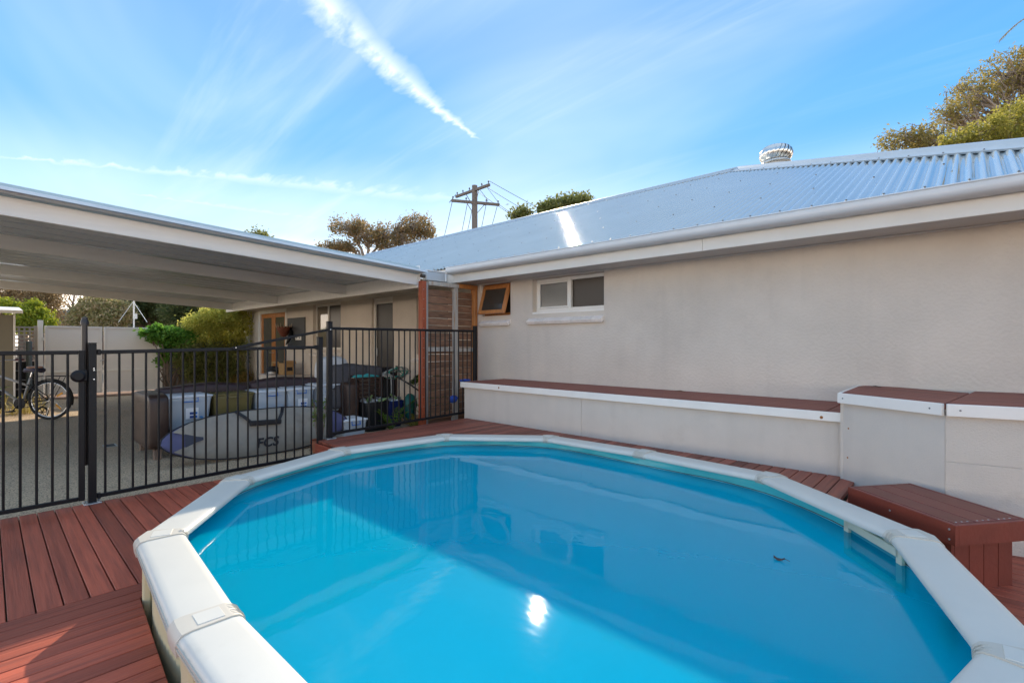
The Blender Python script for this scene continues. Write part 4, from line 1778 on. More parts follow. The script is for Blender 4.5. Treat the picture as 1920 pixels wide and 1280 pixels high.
M_CLEAR = bpy.data.materials.new('frosted_plastic')
M_CLEAR.use_nodes = True
nt = M_CLEAR.node_tree
pb_ = nt.nodes['Principled BSDF']
pb_.inputs['Base Color'].default_value = (.72, .78, .84, 1)
pb_.inputs['Roughness'].default_value = .3
tr = nt.nodes.new('ShaderNodeBsdfTransparent')
tr.inputs['Color'].default_value = (.92, .95, .97, 1)
mx = nt.nodes.new('ShaderNodeMixShader')
mx.inputs[0].default_value = .55
nt.links.new(tr.outputs[0], mx.inputs[1])
nt.links.new(pb_.outputs[0], mx.inputs[2])
nt.links.new(mx.outputs[0], nt.nodes['Material Output'].inputs[0])
M_OLIVE = mat('olive_plastic', (.17, .135, .045), .45, var=.06)
M_BLUEP = mat('blue_plastic', (.02, .16, .55), .4)
M_LABEL = mat('white_label', (.8, .82, .85), .5)
M_NAVY = mat('navy_print', (.02, .06, .26), .5)


def tub_shell(g, c, s, taper=.86, lip=.014):
    """open tapered tub: outer and inner skin"""
    x, y, z = c
    hx, hy, h = s[0] / 2, s[1] / 2, s[2]

    def rr(k, zz, inset=0.0):
        cr_ = .035
        pts = []
        for sx, sy, a0 in ((1, 1, 0), (-1, 1, 90), (-1, -1, 180), (1, -1, 270)):
            for t in range(4):
                a = R(a0 + t * 30)
                pts.append((x + sx * (hx * k - cr_ - inset) + cr_ * math.cos(a), y + sy * (hy * k - cr_ - inset) + cr_ * math.sin(a), zz))
        return pts
    rings = [rr(taper * .96, z), rr(taper, z + .02), rr(1 - .02, z + h - .03), rr(1.0, z + h - .028), rr(1.0, z + h), rr(1.0, z + h, .01), rr(taper, z + .03, .006), rr(taper * .9, z + .026)]
    g.loft(rings)
    return rr


def clear_tub(x, y, z, sx, sy, sz, label, fill, seed, handle=M_BLUEP, text=True):
    t = thing('storage_tub', (x, y, z), label, 'storage tub', 'tubs stored on and around the sofa')
    g = MB()
    tub_shell(g, (x, y, z), (sx, sy, sz))
    g.build('tub_body', M_CLEAR, t, smooth=35)
    g = MB()
    g.box((x, y, z + sz + .012), (sx + .016, sy + .016, .022), None, .008)
    g.box((x, y, z + sz + .026), (sx - .06, sy - .06, .010), None, .005)
    g.build('tub_lid', mat('white_lid_plastic', (.78, .80, .82), .35, var=.02), t, smooth=35)
    hx = x + sx / 2 + .006
    g = MB()
    w = sy * .17
    g.tube([(hx - .012, y - w, z + sz + .016), (hx + .006, y - w, z + sz - .045), (hx + .006, y + w, z + sz - .045), (hx - .012, y + w, z + sz + .016)], .007, 6)
    g.build('handle', handle, t)
    r = random.Random(seed)
    for k in range(6):
        m_ = fill[k % len(fill)]
        lo = MB()
        cc = (x + r.uniform(-.22, .22) * sx, y + (-.32 + .64 * ((k % 3) / 2)) * sy * .8, z + .05 + sz * (.22 + .42 * (k // 3)))
        ss = (sx * .26, sy * .19, sz * .24)
        rings = []
        for i in range(7):
            ph = math.pi * i / 6
            rings.append([(cc[0] + ss[0] * math.sin(ph) * math.cos(math.tau * q / 10) * r.uniform(.85, 1.15), cc[1] + ss[1] * math.sin(ph) * math.sin(math.tau * q / 10) * r.uniform(.85, 1.15), cc[2] + ss[2] * math.cos(ph)) for q in range(10)])
        lo.loft(rings)
        lo.build('stored_item', m_, t, smooth=True)
    if text:
        # sticker on the front face, a thin flat print on the sloped side
        lx = x + sx / 2 * .955 + .003
        g = MB()
        g.box((lx, y + .02, z + sz * .50), (.0016, .13, .13), Matrix.Rotation(R(5), 3, 'Y'), 0)
        lb = g.build('sticker', M_LABEL, t)
        for k in range(3):
            MB().box((lx + .0016, y + .02, z + sz * .50 + .042 - k * .042), (.001, .05, .030), Matrix.Rotation(R(5), 3, 'Y'), 0).build('printed_block', M_NAVY, lb)
            MB().box((lx + .0016, y + .062, z + sz * .50 + .042 - k * .042), (.001, .022, .026), Matrix.Rotation(R(5), 3, 'Y'), 0).build('printed_block', M_BLUEP, lb)
    return t


F_W = mat('white_linen', (.62, .66, .74), .8, var=.2, vscale=14)
F_B = mat('blue_fabric', (.10, .28, .55), .8, var=.3, vscale=14)
F_T = mat('tan_fabric', (.42, .27, .18), .8, var=.3, vscale=14)
F_P = mat('pink_fabric', (.55, .18, .28), .8, var=.3, vscale=14)
F_G = mat('grey_fabric', (.30, .31, .33), .85, var=.2, vscale=14)
SZ = .245
clear_tub(-6.93, 1.645, SZ, .42, .46, .37, 'clear plastic tub with blue handles and tan clothes, beside the sofa arm', [F_T, F_W, F_B], 1)
t = thing('storage_tub', (-6.95, 2.125, SZ), 'olive brown plastic tub with lid between clear tubs on the sofa', 'storage tub', 'tubs stored on and around the sofa')
g = MB()
tub_shell(g, (-6.95, 2.125, SZ), (.42, .46, .36))
g.build('tub_body', M_OLIVE, t, smooth=35)
g = MB()
g.box((-6.95, 2.125, SZ + .372), (.44, .475, .026), None, .009)
for k in range(6):
    g.box((-6.95, 1.955 + k * .068, SZ + .388), (.34, .012, .008), None, .003)
g.build('tub_lid', M_OLIVE, t, smooth=35)
MB().tube([(-6.735, 2.06, SZ + .36), (-6.722, 2.07, SZ + .335), (-6.722, 2.18, SZ + .335), (-6.735, 2.19, SZ + .36)], .008, 6).build('handle', M_OLIVE, t)
clear_tub(-6.93, 2.575, SZ, .40, .40, .365, 'clear plastic tub of white linen next to the olive tub', [F_W, F_W, F_B], 2, text=False)
clear_tub(-6.93, 2.965, SZ, .40, .37, .37, 'clear tub with a blue printed sticker, fourth along the sofa', [F_W, F_B, F_W], 3)
clear_tub(-6.93, 3.39, SZ, .42, .42, .40, 'clear tub of pink and white things at the sofa end nearest the timber bench', [F_P, F_W, F_W], 4, handle=M_BLACK, text=False)
# white pillow / sheet bundle standing behind the last tub
puffy((-7.16, 3.62, .82), (.11, .26, .24), 3, 5).build('x', mat('white_bedding', (.66, .66, .66), .8, var=.05), None, smooth=True, origin=(-7.16, 3.62, .6)).name = 'white_cushion'
tag(bpy.data.objects['white_cushion'], 'white pillow propped behind the tubs at the end of the sofa', 'pillow')

# surfboard bag leaning on the sofa
M_BAG = mat('silver_grey_bag', (.28, .255, .215), .55, var=.12, vscale=5, bump=.3, bscale=9, col2=(.21, .185, .155), c2scale=4, c2lo=.5, c2hi=.75)
M_PURPLE = mat('purple_bag_end', (.085, .088, .19), .6, var=.15)
M_PIPE = mat('black_piping', (.012, .012, .016), .55)
bag = thing('surfboard_bag', (-5.9, 2.22, GZ), 'long silver and purple surfboard bag with black strap leaning on the sofa', 'surfboard bag')
BC_, BL, BH = 2.22, 1.02, .262
LEAN = R(14)


def bag_pt(s, h, d):
    """s along the length (-1..1 of half length), h height from the centre line, d out of the face"""
    z = GZ + .268 + h * math.cos(LEAN) + d * math.sin(LEAN)
    x = -5.98 - h * math.sin(LEAN) + d * math.cos(LEAN)
    return (x, BC_ + s * BL, z)


def half_h(s):
    return BH * max(1 - abs(s) ** 2.6, 0) ** .58


NS = 44
ss = [math.sin((i / NS - .5) * math.pi) * .999 for i in range(NS + 1)]


def bag_face(s0, s1, name, m, lift):
    g = MB()
    rings = []
    for i in range(NS + 1):
        s = s0 + (s1 - s0) * i / NS
        hh = half_h(s)
        row = []
        for k in range(13):
            q = -1 + 2 * k / 12
            dd = .055 * (1 - q * q) ** .5 * min(1, hh / BH * 1.2) + lift
            dd += .006 * math.sin(9 * s + 3 * q) * (1 - q * q)
            row.append(bag_pt(s, q * hh, dd))
        rings.append(row)
    g.loft(rings, closed_ring=False)
    return g.build(name, m, bag, smooth=True)


bag_face(-.999, -.74, 'end_patch', M_PURPLE, .0)
bag_face(-.74, .74, 'fabric_face', M_BAG, .0)
bag_face(.74, .999, 'end_patch', M_PURPLE, .0)
g = MB()
rings = []
for s in ss:
    hh = half_h(s)
    rings.append([bag_pt(s, q * hh, -.05 * (1 - q * q) ** .5 - .002) for q in (-1, -.8, -.4, 0, .4, .8, 1)])
g.loft(rings, closed_ring=False)
g.build('rear_face', M_BAG, bag, smooth=True)
out_ = [bag_pt(s, half_h(s), 0) for s in ss] + [bag_pt(s, -half_h(s), 0) for s in reversed(ss)]
g = MB().tube(out_, .0085, 6, closed=True)
g.build('piping', M_PIPE, bag, smooth=True)
# pale notch shapes where the purple end meets the grey
for sg in (-1,):
    g = MB()
    g.loft([[bag_pt(sg * .80, .07, .057), bag_pt(sg * .80, -.07, .057)], [bag_pt(sg * .70, .03, .066), bag_pt(sg * .70, -.03, .066)], [bag_pt(sg * .64, .015, .067), bag_pt(sg * .64, -.015, .067)]], closed_ring=False)
    g.build('navy_patch', mat('navy_fabric', (.03, .035, .06), .6), bag)
    for v in (-1, 1):
        g = MB()
        g.loft([[bag_pt(sg * .90, v * .10, .043), bag_pt(sg * .74, v * .04, .062)], [bag_pt(sg * .84, v * .135, .045), bag_pt(sg * .73, v * .12, .055)], [bag_pt(sg * .74, v * .18, .042), bag_pt(sg * .72, v * .18, .044)]], closed_ring=False)
        g.build('grey_point', M_BAG, bag)
# strap with padded grip
s0_, s1_ = (1.91 - BC_) / BL, (2.43 - BC_) / BL
g = MB()
for a_, b_2 in (((s0_, .262), (s0_ + .13, .11)), ((s1_, .262), (s1_ - .08, .11))):
    p, q = Vector(bag_pt(a_[0], a_[1], .012)), Vector(bag_pt(b_2[0], b_2[1], .078))
    mid = (p + q) / 2 + Vector((.03, 0, .005))
    pts = [p, mid, q]
    for i in range(2):
        g.bar(pts[i], pts[i + 1], .004, .035, 0, up=(0, 1, .4))
g.build('strap', M_PIPE, bag)
p, q = Vector(bag_pt(s0_ + .11, .10, .088)), Vector(bag_pt(s1_ - .06, .085, .088))
MB().bar(p, q, .03, .06, .012, up=(0, 0, 1)).build('strap_pad', M_PIPE, bag)
M_INK = mat('black_ink', (.010, .010, .014), .6)
rot = Matrix(((0, -math.sin(LEAN), math.cos(LEAN)), (1, 0, 0), (0, math.cos(LEAN), math.sin(LEAN)))).to_4x4()
tm = Matrix.Translation(Vector(bag_pt((2.20 - BC_) / BL, -.135, .060))) @ rot
text_obj('printed_lettering', 'FCS', .145, M_INK, tm, bag, .0005, .25, 1.02, .004)

# low grey bench / pale ledge with boots and a carton behind the sofa, by the french doors
ledge = thing('low_table', (-12.3, 4.95, GZ), 'pale low table by the french doors behind the sofa', 'table')
MB().span((-13.0, 4.62, .46), (-11.3, 5.25, .50), .004).build('table_top', mat('pale_tabletop', (.62, .55, .50), .5), ledge)
MB().span((-12.95, 4.66, .30), (-11.35, 4.68, .458), .002).build('apron', M_TRIM, ledge)
for x in (-12.92, -11.38):
    for y in (4.68, 5.2):
        MB().span((x - .03, y - .03, GZ), (x + .03, y + .03, .459)).build('leg', M_TRIM, ledge)
bx_ = thing('cardboard_carton', (-12.05, 4.95, .50), 'brown cardboard carton standing on the pale low table', 'carton')
M_CARD = mat('cardboard', (.46, .28, .12), .8, var=.1)
MB().span((-12.2, 4.82, .501), (-11.9, 5.1, .78), .004).build('carton_body', M_CARD, bx_)
MB().box((-11.88, 4.96, .80), (.10, .28, .006), Matrix.Rotation(R(50), 3, 'Y')).build('flap', M_CARD, bx_)
MB().box((-11.898, 4.96, .64), (.004, .13, .09)).build('printed_mark', M_INK, bx_)
cr2 = thing('wooden_crate', (-12.65, 5.0, .50), 'small tan crate on the pale low table beside the carton', 'crate')
g = MB()
frame_rect(g, -12.85, -12.45, .502, .80, 4.9, 4.93, .04)
g.build('side_frame', M_CARD, cr2)
MB().span((-12.85, 4.931, .502), (-12.45, 5.15, .52)).build('floor', M_CARD, cr2)
lump('black_bag', (-12.42, 4.78, .60), (.16, .14, .105), mat('black_fabric', (.015, .015, .017), .7), 'black soft bag slumped on the pale low table', 'bag', 2)
lump('white_cloth', (-12.28, 4.70, .54), (.08, .09, .045), mat('white_bedding', (.66, .66, .66), .8), 'small white cloth bundle on the pale low table next to the black bag', 'cloth', 9)

# dark board with power points and a hanging basket
pbd = thing('dark_wall_board', (-12.45, NW, 1.5), 'dark grey rectangular board fixed to the wall between french doors and window', 'board')
MB().span((-12.86, NW - .03, 1.10), (-11.86, NW - .002, 1.895), .003).build('board_face', mat('charcoal_board', (.045, .047, .05), .6, var=.1), pbd)
for k in range(2):
    pl = MB().span((-12.36 + k * .17, NW - .042, 1.335), (-12.20 + k * .17, NW - .031, 1.445), .003).build('power_point', M_WHITE, pbd)
    MB().span((-12.31 + k * .17, NW - .046, 1.37), (-12.25 + k * .17, NW - .0425, 1.41), .002).build('switch', F_G, pl)
hb = thing('wall_basket', (-12.72, 5.05, 1.6), 'rusty wire half-basket planter hanging on the dark wall board', 'basket')
M_RUSTY = mat('rusty_basket', (.16, .045, .022), .7, var=.3)
c = Vector((-12.72, 5.16, 1.42))
g = MB()
g.lathe(c, [(.05, 0), (.10, .06), (.155, .16), (.18, .25), (.172, .25), (.14, .14), (.04, .02)], 20)
g.build('basket_shell', M_RUSTY, hb, smooth=True)
g = MB()
g.tube([c + Vector((.18 * math.cos(k * math.tau / 24), .18 * math.sin(k * math.tau / 24), .25)) for k in range(24)], .008, 6, closed=True)
g.build('rim_wire', M_RUSTY, hb)
g = MB()
for k in range(16):
    a = k * math.tau / 16
    g.tube([c + Vector((.17 * math.cos(a), .17 * math.sin(a), .24)), c + Vector((.20 * math.cos(a), .2 * math.sin(a), .28 + .03 * (k % 3)))], [.02, .008], 5)
g.build('fibre_lining', mat('coir_fibre', (.42, .33, .24), .9), hb)
MB().tube([c + Vector((.05, .14, .2)), c + Vector((.2, .10, .1)), c + Vector((.22, .02, -.1)), c + Vector((.16, -.02, -.2))], [.03, .05, .04, .012], 8).build('dark_pod', M_BLACK, hb, smooth=True)

# timber lounge chair with grey and teal cushions, seen from its slatted side
M_DKWOOD = mat('dark_outdoor_timber', (.050, .022, .014), .5, var=.25, vscale=6)
M_GREYCUSH = mat('grey_outdoor_cushion', (.085, .078, .082), .85, var=.1, vscale=30)
M_TEALC = mat('teal_cushion', (.06, .42, .42), .8, var=.08)
oc = thing('timber_lounge', (-6.9, 3.95, GZ), 'dark slatted timber outdoor lounge piled with grey cushions and a teal pad', 'outdoor sofa')
for k in range(6):
    MB().span((-6.71, 3.72, .34 + k * .062), (-6.69, 4.16, .372 + k * .062), .003).build('slat', M_DKWOOD, oc)
for y in (3.70, 4.18):
    MB().span((-6.72, y - .03, GZ), (-6.67, y + .03, .74), .004).build('leg', M_DKWOOD, oc)
    MB().span((-7.45, y - .03, GZ), (-7.40, y + .03, .74), .004).build('leg', M_DKWOOD, oc)
MB().span((-6.73, 3.66, .705), (-6.66, 4.22, .738), .004).build('top_rail', M_DKWOOD, oc)
MB().span((-7.45, 3.68, .28), (-6.72, 4.2, .33), .004).build('seat_frame', M_DKWOOD, oc)
MB().span((-6.82, 3.35, .19), (-6.74, 3.70, .28), .004).build('seat_rail', M_DKWOOD, oc)
gg = puffy((-6.82, 3.56, .62), (.11, .15, .32), 5, 1)
gg.v = [(x - .28 * (z - .62) * .4, y + .25 * (z - .62) * .5, z) for x, y, z in gg.v]
gg.build('grey_cushion', M_GREYCUSH, oc, smooth=True)
puffy((-6.95, 3.82, .84), (.22, .20, .10), 4, 2, .01).build('grey_cushion', M_GREYCUSH, oc, smooth=True)
puffy((-6.95, 4.12, .82), (.22, .16, .09), 4, 3, .01).build('grey_cushion', M_GREYCUSH, oc, smooth=True)
puffy((-6.80, 3.98, .765), (.06, .24, .03), 6, 4).build('teal_pad', M_TEALC, oc, smooth=True)
MB().span((-7.4, 4.20, GZ), (-6.74, 4.24, .70), .01).build('dark_side_panel', M_DKWOOD, oc)
puffy((-6.95, 4.40, .45), (.20, .14, .42), 6, 7).build('x', mat('dark_cover', (.016, .013, .012), .7), None, smooth=True, origin=(-6.95, 4.40, 0)).name = 'covered_barbecue'
tag(bpy.data.objects['covered_barbecue'], 'dark covered upright unit behind the recycling tubs by the back door', 'cover')

# recycling tubs full of cans and bottles
M_CAN = mat('aluminium_can', (.7, .72, .74), .3, metal=.8)
M_BOTTLE = mat('green_bottle', (.18, .26, .10), .2)


def recycle_tub(x, y, sx, sy, h, m, label, seed):
    t = thing('recycling_tub', (x, y, GZ), label, 'tub', 'recycling tubs by the plants')
    g = MB()
    tub_shell(g, (x, y, GZ), (sx, sy, h), .80)
    g.build('tub_body', m, t, smooth=35)
    r = random.Random(seed)
    for k in range(9):
        a = Vector((r.uniform(-1, 1), r.uniform(-1, 1), r.uniform(.0, .9))).normalized()
        c = Vector((x + r.uniform(-.30, .34) * sx, y + (-.36 + .09 * k) * sy, GZ + h - .01 + r.uniform(-.02, .03)))
        if k % 4 == 2:
            MB().lathe(c, [(.032, -.09), (.034, .05), (.014, .10), (.014, .15), (.0001, .15)], 12, axis=a).build('bottle', M_BOTTLE, t, smooth=35)
        else:
            MB().lathe(c, [(.026, -.06), (.033, -.052), (.033, .05), (.026, .06), (.0001, .056)], 12, axis=a).build('can', M_CAN, t, smooth=35)
    return t


recycle_tub(-6.50, 3.92, .34, .40, .43, mat('black_plastic', (.012, .012, .013), .45), 'black tub brimming with empty cans beside the fence', 3)
recycle_tub(-6.62, 4.32, .30, .30, .40, mat('dark_blue_plastic', (.012, .025, .13), .4), 'dark blue tub of cans and bottles beside the ferns', 4)
clear_tub(-6.10, 3.33, GZ, .36, .34, .26, 'pale blue tub on the ground behind the tall fence post', [F_B, F_B, F_W], 8, text=False)
hr = thing('garden_hose', (-6.62, 4.36, .78), 'tangled green and grey garden hose hung above the recycling tubs', 'hose')
r = random.Random(5)
M_HOSEG = mat('green_hose', (.03, .28, .20), .4)
M_HOSEW = mat('grey_hose', (.40, .38, .34), .5)
for k in range(7):
    pts = []
    ph = r.uniform(0, 6)
    for i in range(26):
        a = i / 25 * math.tau
        pts.append((-6.60 + .07 * math.sin(2 * a + ph) + r.uniform(-.008, .008), 4.40 + (.17 + .03 * (k % 3)) * math.cos(a), .78 + (.055 + .02 * (k % 2)) * math.sin(a) + .03 * math.sin(a * 2 + ph)))
    MB().tube(pts, .0085, 6, closed=True).build('hose_coil', M_HOSEG if k % 3 == 0 else M_HOSEW, hr, smooth=True)
MB().tube([(-6.56, 4.28, .76), (-6.55, 4.285, .62), (-6.56, 4.29, .48), (-6.54, 4.30, .36)], .009, 6).build('hose_tail', M_HOSEW, hr, smooth=True)
MB().tube([(-6.52, 4.36, .74), (-6.42, 4.52, .62), (-6.36, 4.68, .50), (-6.30, 4.84, .38)], .014, 6).build('hose_tail', M_PIPE, hr, smooth=True)
hk = MB().tube([(-6.66, 4.45, GZ), (-6.66, 4.45, .90)], .018, 8).build('stake', M_DKWOOD, hr)
lump('green_can', (-6.55, 4.62, .22), (.11, .11, .24), mat('dark_teal_plastic', (.02, .17, .14), .45), 'dark green watering can half hidden among the ferns', 'watering can', 12)

# ---------------------------------------------------------------- plants and trees
def leaves_mesh(pts, ln, wd, rs, droop=0.3, jitter=.35):
    """one rhombic leaf per point, random orientation with a downward droop"""
    n = len(pts)
    d = rs.normal(size=(n, 3))
    d[:, 2] -= droop
    d /= np.linalg.norm(d, axis=1)[:, None]
    h = rs.normal(size=(n, 3))
    s = np.cross(d, h)
    s /= np.linalg.norm(s, axis=1)[:, None] + 1e-9
    L_ = (ln * (1 + jitter * rs.uniform(-1, 1, n)))[:, None]
    W_ = (wd * (1 + jitter * rs.uniform(-1, 1, n)))[:, None]
    v = np.stack([pts - d * L_ * .5, pts + s * W_ * .5, pts + d * L_ * .5, pts - s * W_ * .5], 1).reshape(-1, 3)
    q = np.arange(n * 4).reshape(-1, 4)
    return v, q


def clump_points(blobs, rs, per, spread, hollow=.55):
    """clumps scattered through each ellipsoid, denser towards its skin; returns leaf points and clump centres"""
    P, C = [], []
    for c, rad, nc in blobs:
        d = rs.normal(size=(nc, 3))
        d /= np.linalg.norm(d, axis=1)[:, None]
        rr = (hollow + (1 - hollow) * rs.uniform(0, 1, nc) ** .7)[:, None]
        cc = np.array(c) + d * rr * np.array(rad)
        C.append(cc)
        p = np.repeat(cc, per, 0) + rs.normal(size=(nc * per, 3)) * spread
        P.append(p)
    return np.concatenate(P), np.concatenate(C)


def limb(g, p, q, r0, r1, rs, n=6, wob=.06, sides=6):
    p, q = np.array(p, float), np.array(q, float)
    ln = np.linalg.norm(q - p)
    pts = []
    for i in range(n + 1):
        t = i / n
        o = rs.normal(size=3) * wob * ln * math.sin(math.pi * t)
        pts.append(p + (q - p) * t + o + np.array([0, 0, .10 * ln * math.sin(math.pi * t)]))
    g.tube(pts, [r0 + (r1 - r0) * i / n for i in range(n + 1)], sides)
    return pts


def tree(name, base, label, cat, blobs, leaf, bark, lsize, per, spread, seed, group=None, trunk_r=.15, fork=None, twigs=.35, extra_twigs=0, hollow=.55, droop=.3):
    rs = np.random.default_rng(seed)
    t = thing(name, base, label, cat, group)
    P, C = clump_points(blobs, rs, per, spread, hollow)
    v, q = leaves_mesh(P, lsize[0], lsize[1], rs, droop)
    fast_mesh('crown', v, q, leaf, t)
    g = MB()
    base = np.array(base, float)
    fk = np.array(fork if fork is not None else (base[0], base[1], base[2] + .45 * (np.mean([b[0][2] for b in blobs]) - base[2])), float)
    limb(g, base, fk, trunk_r, trunk_r * .75, rs, 6, .03, 8)
    i0 = 0
    for c, rad, nc in blobs:
        c = np.array(c)
        pts = limb(g, fk, c, trunk_r * .55, trunk_r * .16, rs, 6, .07, 6)
        k = max(3, int(nc * twigs))
        for idx in rs.choice(nc, min(k, nc), replace=False):
            cc = C[i0 + idx]
            st_ = pts[rs.integers(3, len(pts))]
            limb(g, st_, cc, trunk_r * .14, trunk_r * .03, rs, 3, .08, 4)
        for _ in range(extra_twigs):
            d = rs.normal(size=3)
            d[2] = abs(d[2])
            d /= np.linalg.norm(d)
            st_ = pts[rs.integers(3, len(pts))]
            limb(g, st_, c + d * np.array(rad) * 1.25, trunk_r * .10, trunk_r * .02, rs, 4, .08, 4)
        i0 += nc
    g.build('trunk', bark, t, smooth=True, fix=False)
    return t


def blobs_at(lst):
    """(px, py, depth, rx, ry, rz, clumps): crown masses surveyed off the photograph, in metres about the point"""
    return [(tuple(at(px, py, dp)), (rx, ry, rz), n) for px, py, dp, rx, ry, rz, n in lst]


L_GUM = leaf_mat('gum_leaf', (.22, .20, .06), (.42, .32, .10), .55)
L_GUM2 = leaf_mat('yellow_gum_leaf', (.24, .24, .04), (.50, .43, .09), .55)
L_BROWN = leaf_mat('bronze_leaf', (.20, .18, .07), (.42, .26, .12), .55)
L_DARK = leaf_mat('dark_green_leaf', (0.069, 0.108, 0.035), (0.156, 0.167, 0.058), .55)
L_GREEN = leaf_mat('vine_green_leaf', (.10, .26, .035), (.24, .42, .06), .55)
L_GOLD = leaf_mat('golden_green_leaf', (.44, .44, .08), (.74, .66, .16), .65)
L_OLIVE = leaf_mat('olive_leaf', (0.15, 0.18, 0.045), (0.3, 0.285, 0.09), .55)
L_PINK = leaf_mat('pale_blossom_leaf', (0.252, 0.266, 0.07), (0.672, 0.504, 0.308), .45)
L_FERN = leaf_mat('fern_leaf', (.10, .22, .03), (.24, .30, .05), .4)
L_BIG = leaf_mat('big_glossy_leaf', (.06, .16, .025), (.15, .28, .05), .35, .35)

# tall gum behind the hip roof
D = 22
tree('gum_tree', tuple(at(1960, 643, D) - Vector((0, 0, 1.3))), 'tall open-crowned gum tree behind the roof hip with fine red twigs', 'tree',
     blobs_at([(1700, 262, 20, 1.0, .9, .45, 70), (1752, 262, 20.5, .7, .7, .35, 40), (1790, 215, D, .9, 1.0, .9, 40), (1830, 175, D, 1.0, 1.2, .8, 60), (1880, 140, D, 1.2, 1.2, .9, 80), (1930, 130, D, 1.3, 1.4, .9, 90),
               (1850, 225, 22.5, 1.3, 1.2, 1.0, 40), (1925, 205, D, 1.2, 1.4, 1.0, 60), (1990, 150, D, 1.6, 1.6, 1.3, 90), (1800, 170, 22.5, .35, .4, .25, 12), (1770, 215, 22, .4, .4, .4, 14), (1985, 230, D, 1.5, 1.4, 1.0, 60)]),
     L_GUM, M_BARK, (.17, .055), 17, .13, 21, trunk_r=.36, fork=tuple(at(1940, 420, D)), twigs=.55, extra_twigs=9, hollow=.5)
tree('yellow_gum_tree', tuple(at(1900, 643, 19) - Vector((0, 0, 1.3))), 'dense yellow-green tree in front of the taller gum, rising over the roof hip', 'tree',
     blobs_at([(1795, 268, 17, .5, .6, .28, 46), (1845, 252, 17, .75, .8, .45, 80), (1895, 228, 17.3, .7, .8, .5, 80), (1940, 212, 17.5, .8, .9, .55, 90), (1900, 268, 17, .9, .9, .4, 80), (1975, 250, 17.5, .9, .9, .7, 80)]),
     L_GUM2, M_BARK, (.13, .045), 26, .11, 22, trunk_r=.16, fork=tuple(at(1900, 330, 18)), twigs=.4, extra_twigs=5, hollow=.6)
# palm out of frame on the right with a frond reaching in
pc_ = at(2035, 55, 14)
palm = thing('palm_tree', (pc_.x, pc_.y, 0), 'palm with one dry frond tip hanging in at the upper corner over the gum tree', 'palm')
MB().tube([(pc_.x + .15, pc_.y, -.06), (pc_.x + .05, pc_.y, 4), (pc_.x, pc_.y, pc_.z)], [.22, .17, .15], 12).build('trunk', M_BARK2, palm, smooth=True)
rs = np.random.default_rng(4)
L_PALM = leaf_mat('palm_leaf', (.30, .24, .10), (.42, .33, .15), .35)
cr_dir = Vector((math.cos(YAW), math.sin(YAW), 0))
fronds = [(-cr_dir * 2.4 + Vector((0, 0, .18))), (-cr_dir * 1.2 + Vector((.8, .9, .7))), cr_dir * 1.7 + Vector((0, 0, .6)), Vector((.3, 1.7, .5)), Vector((.6, -1.5, .9)), cr_dir * .9 + Vector((0, 0, 1.4)), cr_dir * 1.2 + Vector((.8, -.8, -.2))]
for fi, fd in enumerate(fronds):
    g = MB()
    p0 = Vector(pc_)
    pts = []
    for i in range(15):
        t = i / 14
        pts.append(p0 + fd * t + Vector((0, 0, .55 * math.sin(math.pi * t * .9) - .62 * t * t)))
    g.tube(pts, [.03 * (1 - i / 15) + .004 for i in range(15)], 5)
    for i in range(1, 15):
        for s in (-1, 1):
            for rpt in range(3):
                t = (i + rpt / 3) / 15
                p = pts[i] if rpt == 0 else pts[i].lerp(pts[min(i + 1, 14)], rpt / 3)
                tang = (pts[min(i + 1, 14)] - pts[i - 1]).normalized()
                side = tang.cross(Vector((0, 0, 1))).normalized() * s
                ln = .62 * (1 - .55 * t) * rs.uniform(.85, 1.1)
                tip = p + (tang * .86 + side * .34 + Vector((0, 0, -.16))).normalized() * ln
                w = Vector((0, 0, 1)).cross(tip - p).normalized() * .012
                mid = p.lerp(tip, .5) + Vector((0, 0, .02))
                g.add([p - w * .6, p + w * .6, mid + w, mid - w], [(0, 1, 2, 3)])
                g.add([mid - w, mid + w, tip], [(0, 1, 2)])
    g.build('frond', L_PALM, palm, fix=False)

# trees beyond the house on the left
D = 36
tree('bronze_gum_tree', tuple(at(700, 643, D) - Vector((0, 0, 1.3))), 'bronze-leaved spreading gum tree over the carport and roof corner with pale bare branches', 'tree',
     blobs_at([(652, 425, D, 1.24, 1.38, 0.62, 60), (690, 438, D, 1.38, 1.38, 0.83, 90), (728, 440, 36.5, 1.10, 1.38, 0.76, 46), (782, 424, D, 1.31, 1.38, 0.76, 80), (800, 436, D, 0.69, 0.83, 0.55, 30), (765, 450, D, 1.10, 1.24, 0.62, 50), (642, 466, 35, 1.10, 0.97, 0.41, 60), (612, 462, 35, 0.69, 0.69, 0.34, 14), (735, 462, D, 1.10, 1.10, 0.41, 24)]),
     L_BROWN, M_BARK, (.22, .08), 20, .17, 31, trunk_r=.26, fork=tuple(at(690, 500, D)), twigs=.7, extra_twigs=12, hollow=.5)
tree('roof_gap_tree', tuple(at(1045, 643, 30) - Vector((0, 0, 1.3))), 'leafy olive-green treetop showing above the corrugated roof beside the power pole', 'tree',
     blobs_at([(1052, 388, 30, 1.2, 1.0, .45, 60), (1085, 376, 30, .6, .7, .3, 30), (1025, 396, 30, .6, .6, .35, 30), (972, 404, 30, .6, .5, .2, 18), (985, 396, 30, .25, .3, .2, 5)]),
     L_OLIVE, M_BARK2, (.22, .10), 34, .20, 32, trunk_r=.2, fork=tuple(at(1045, 470, 30)), twigs=.4)
tree('ridge_peep_tree', tuple(at(490, 643, 34) - Vector((0, 0, 1.3))), 'small olive treetop just peeping over the carport flashing', 'tree', blobs_at([(488, 446, 34, .6, .6, .3, 30), (470, 452, 34, .5, .5, .2, 16)]), L_OLIVE, M_BARK2, (.2, .09), 34, .2, 33, trunk_r=.15)

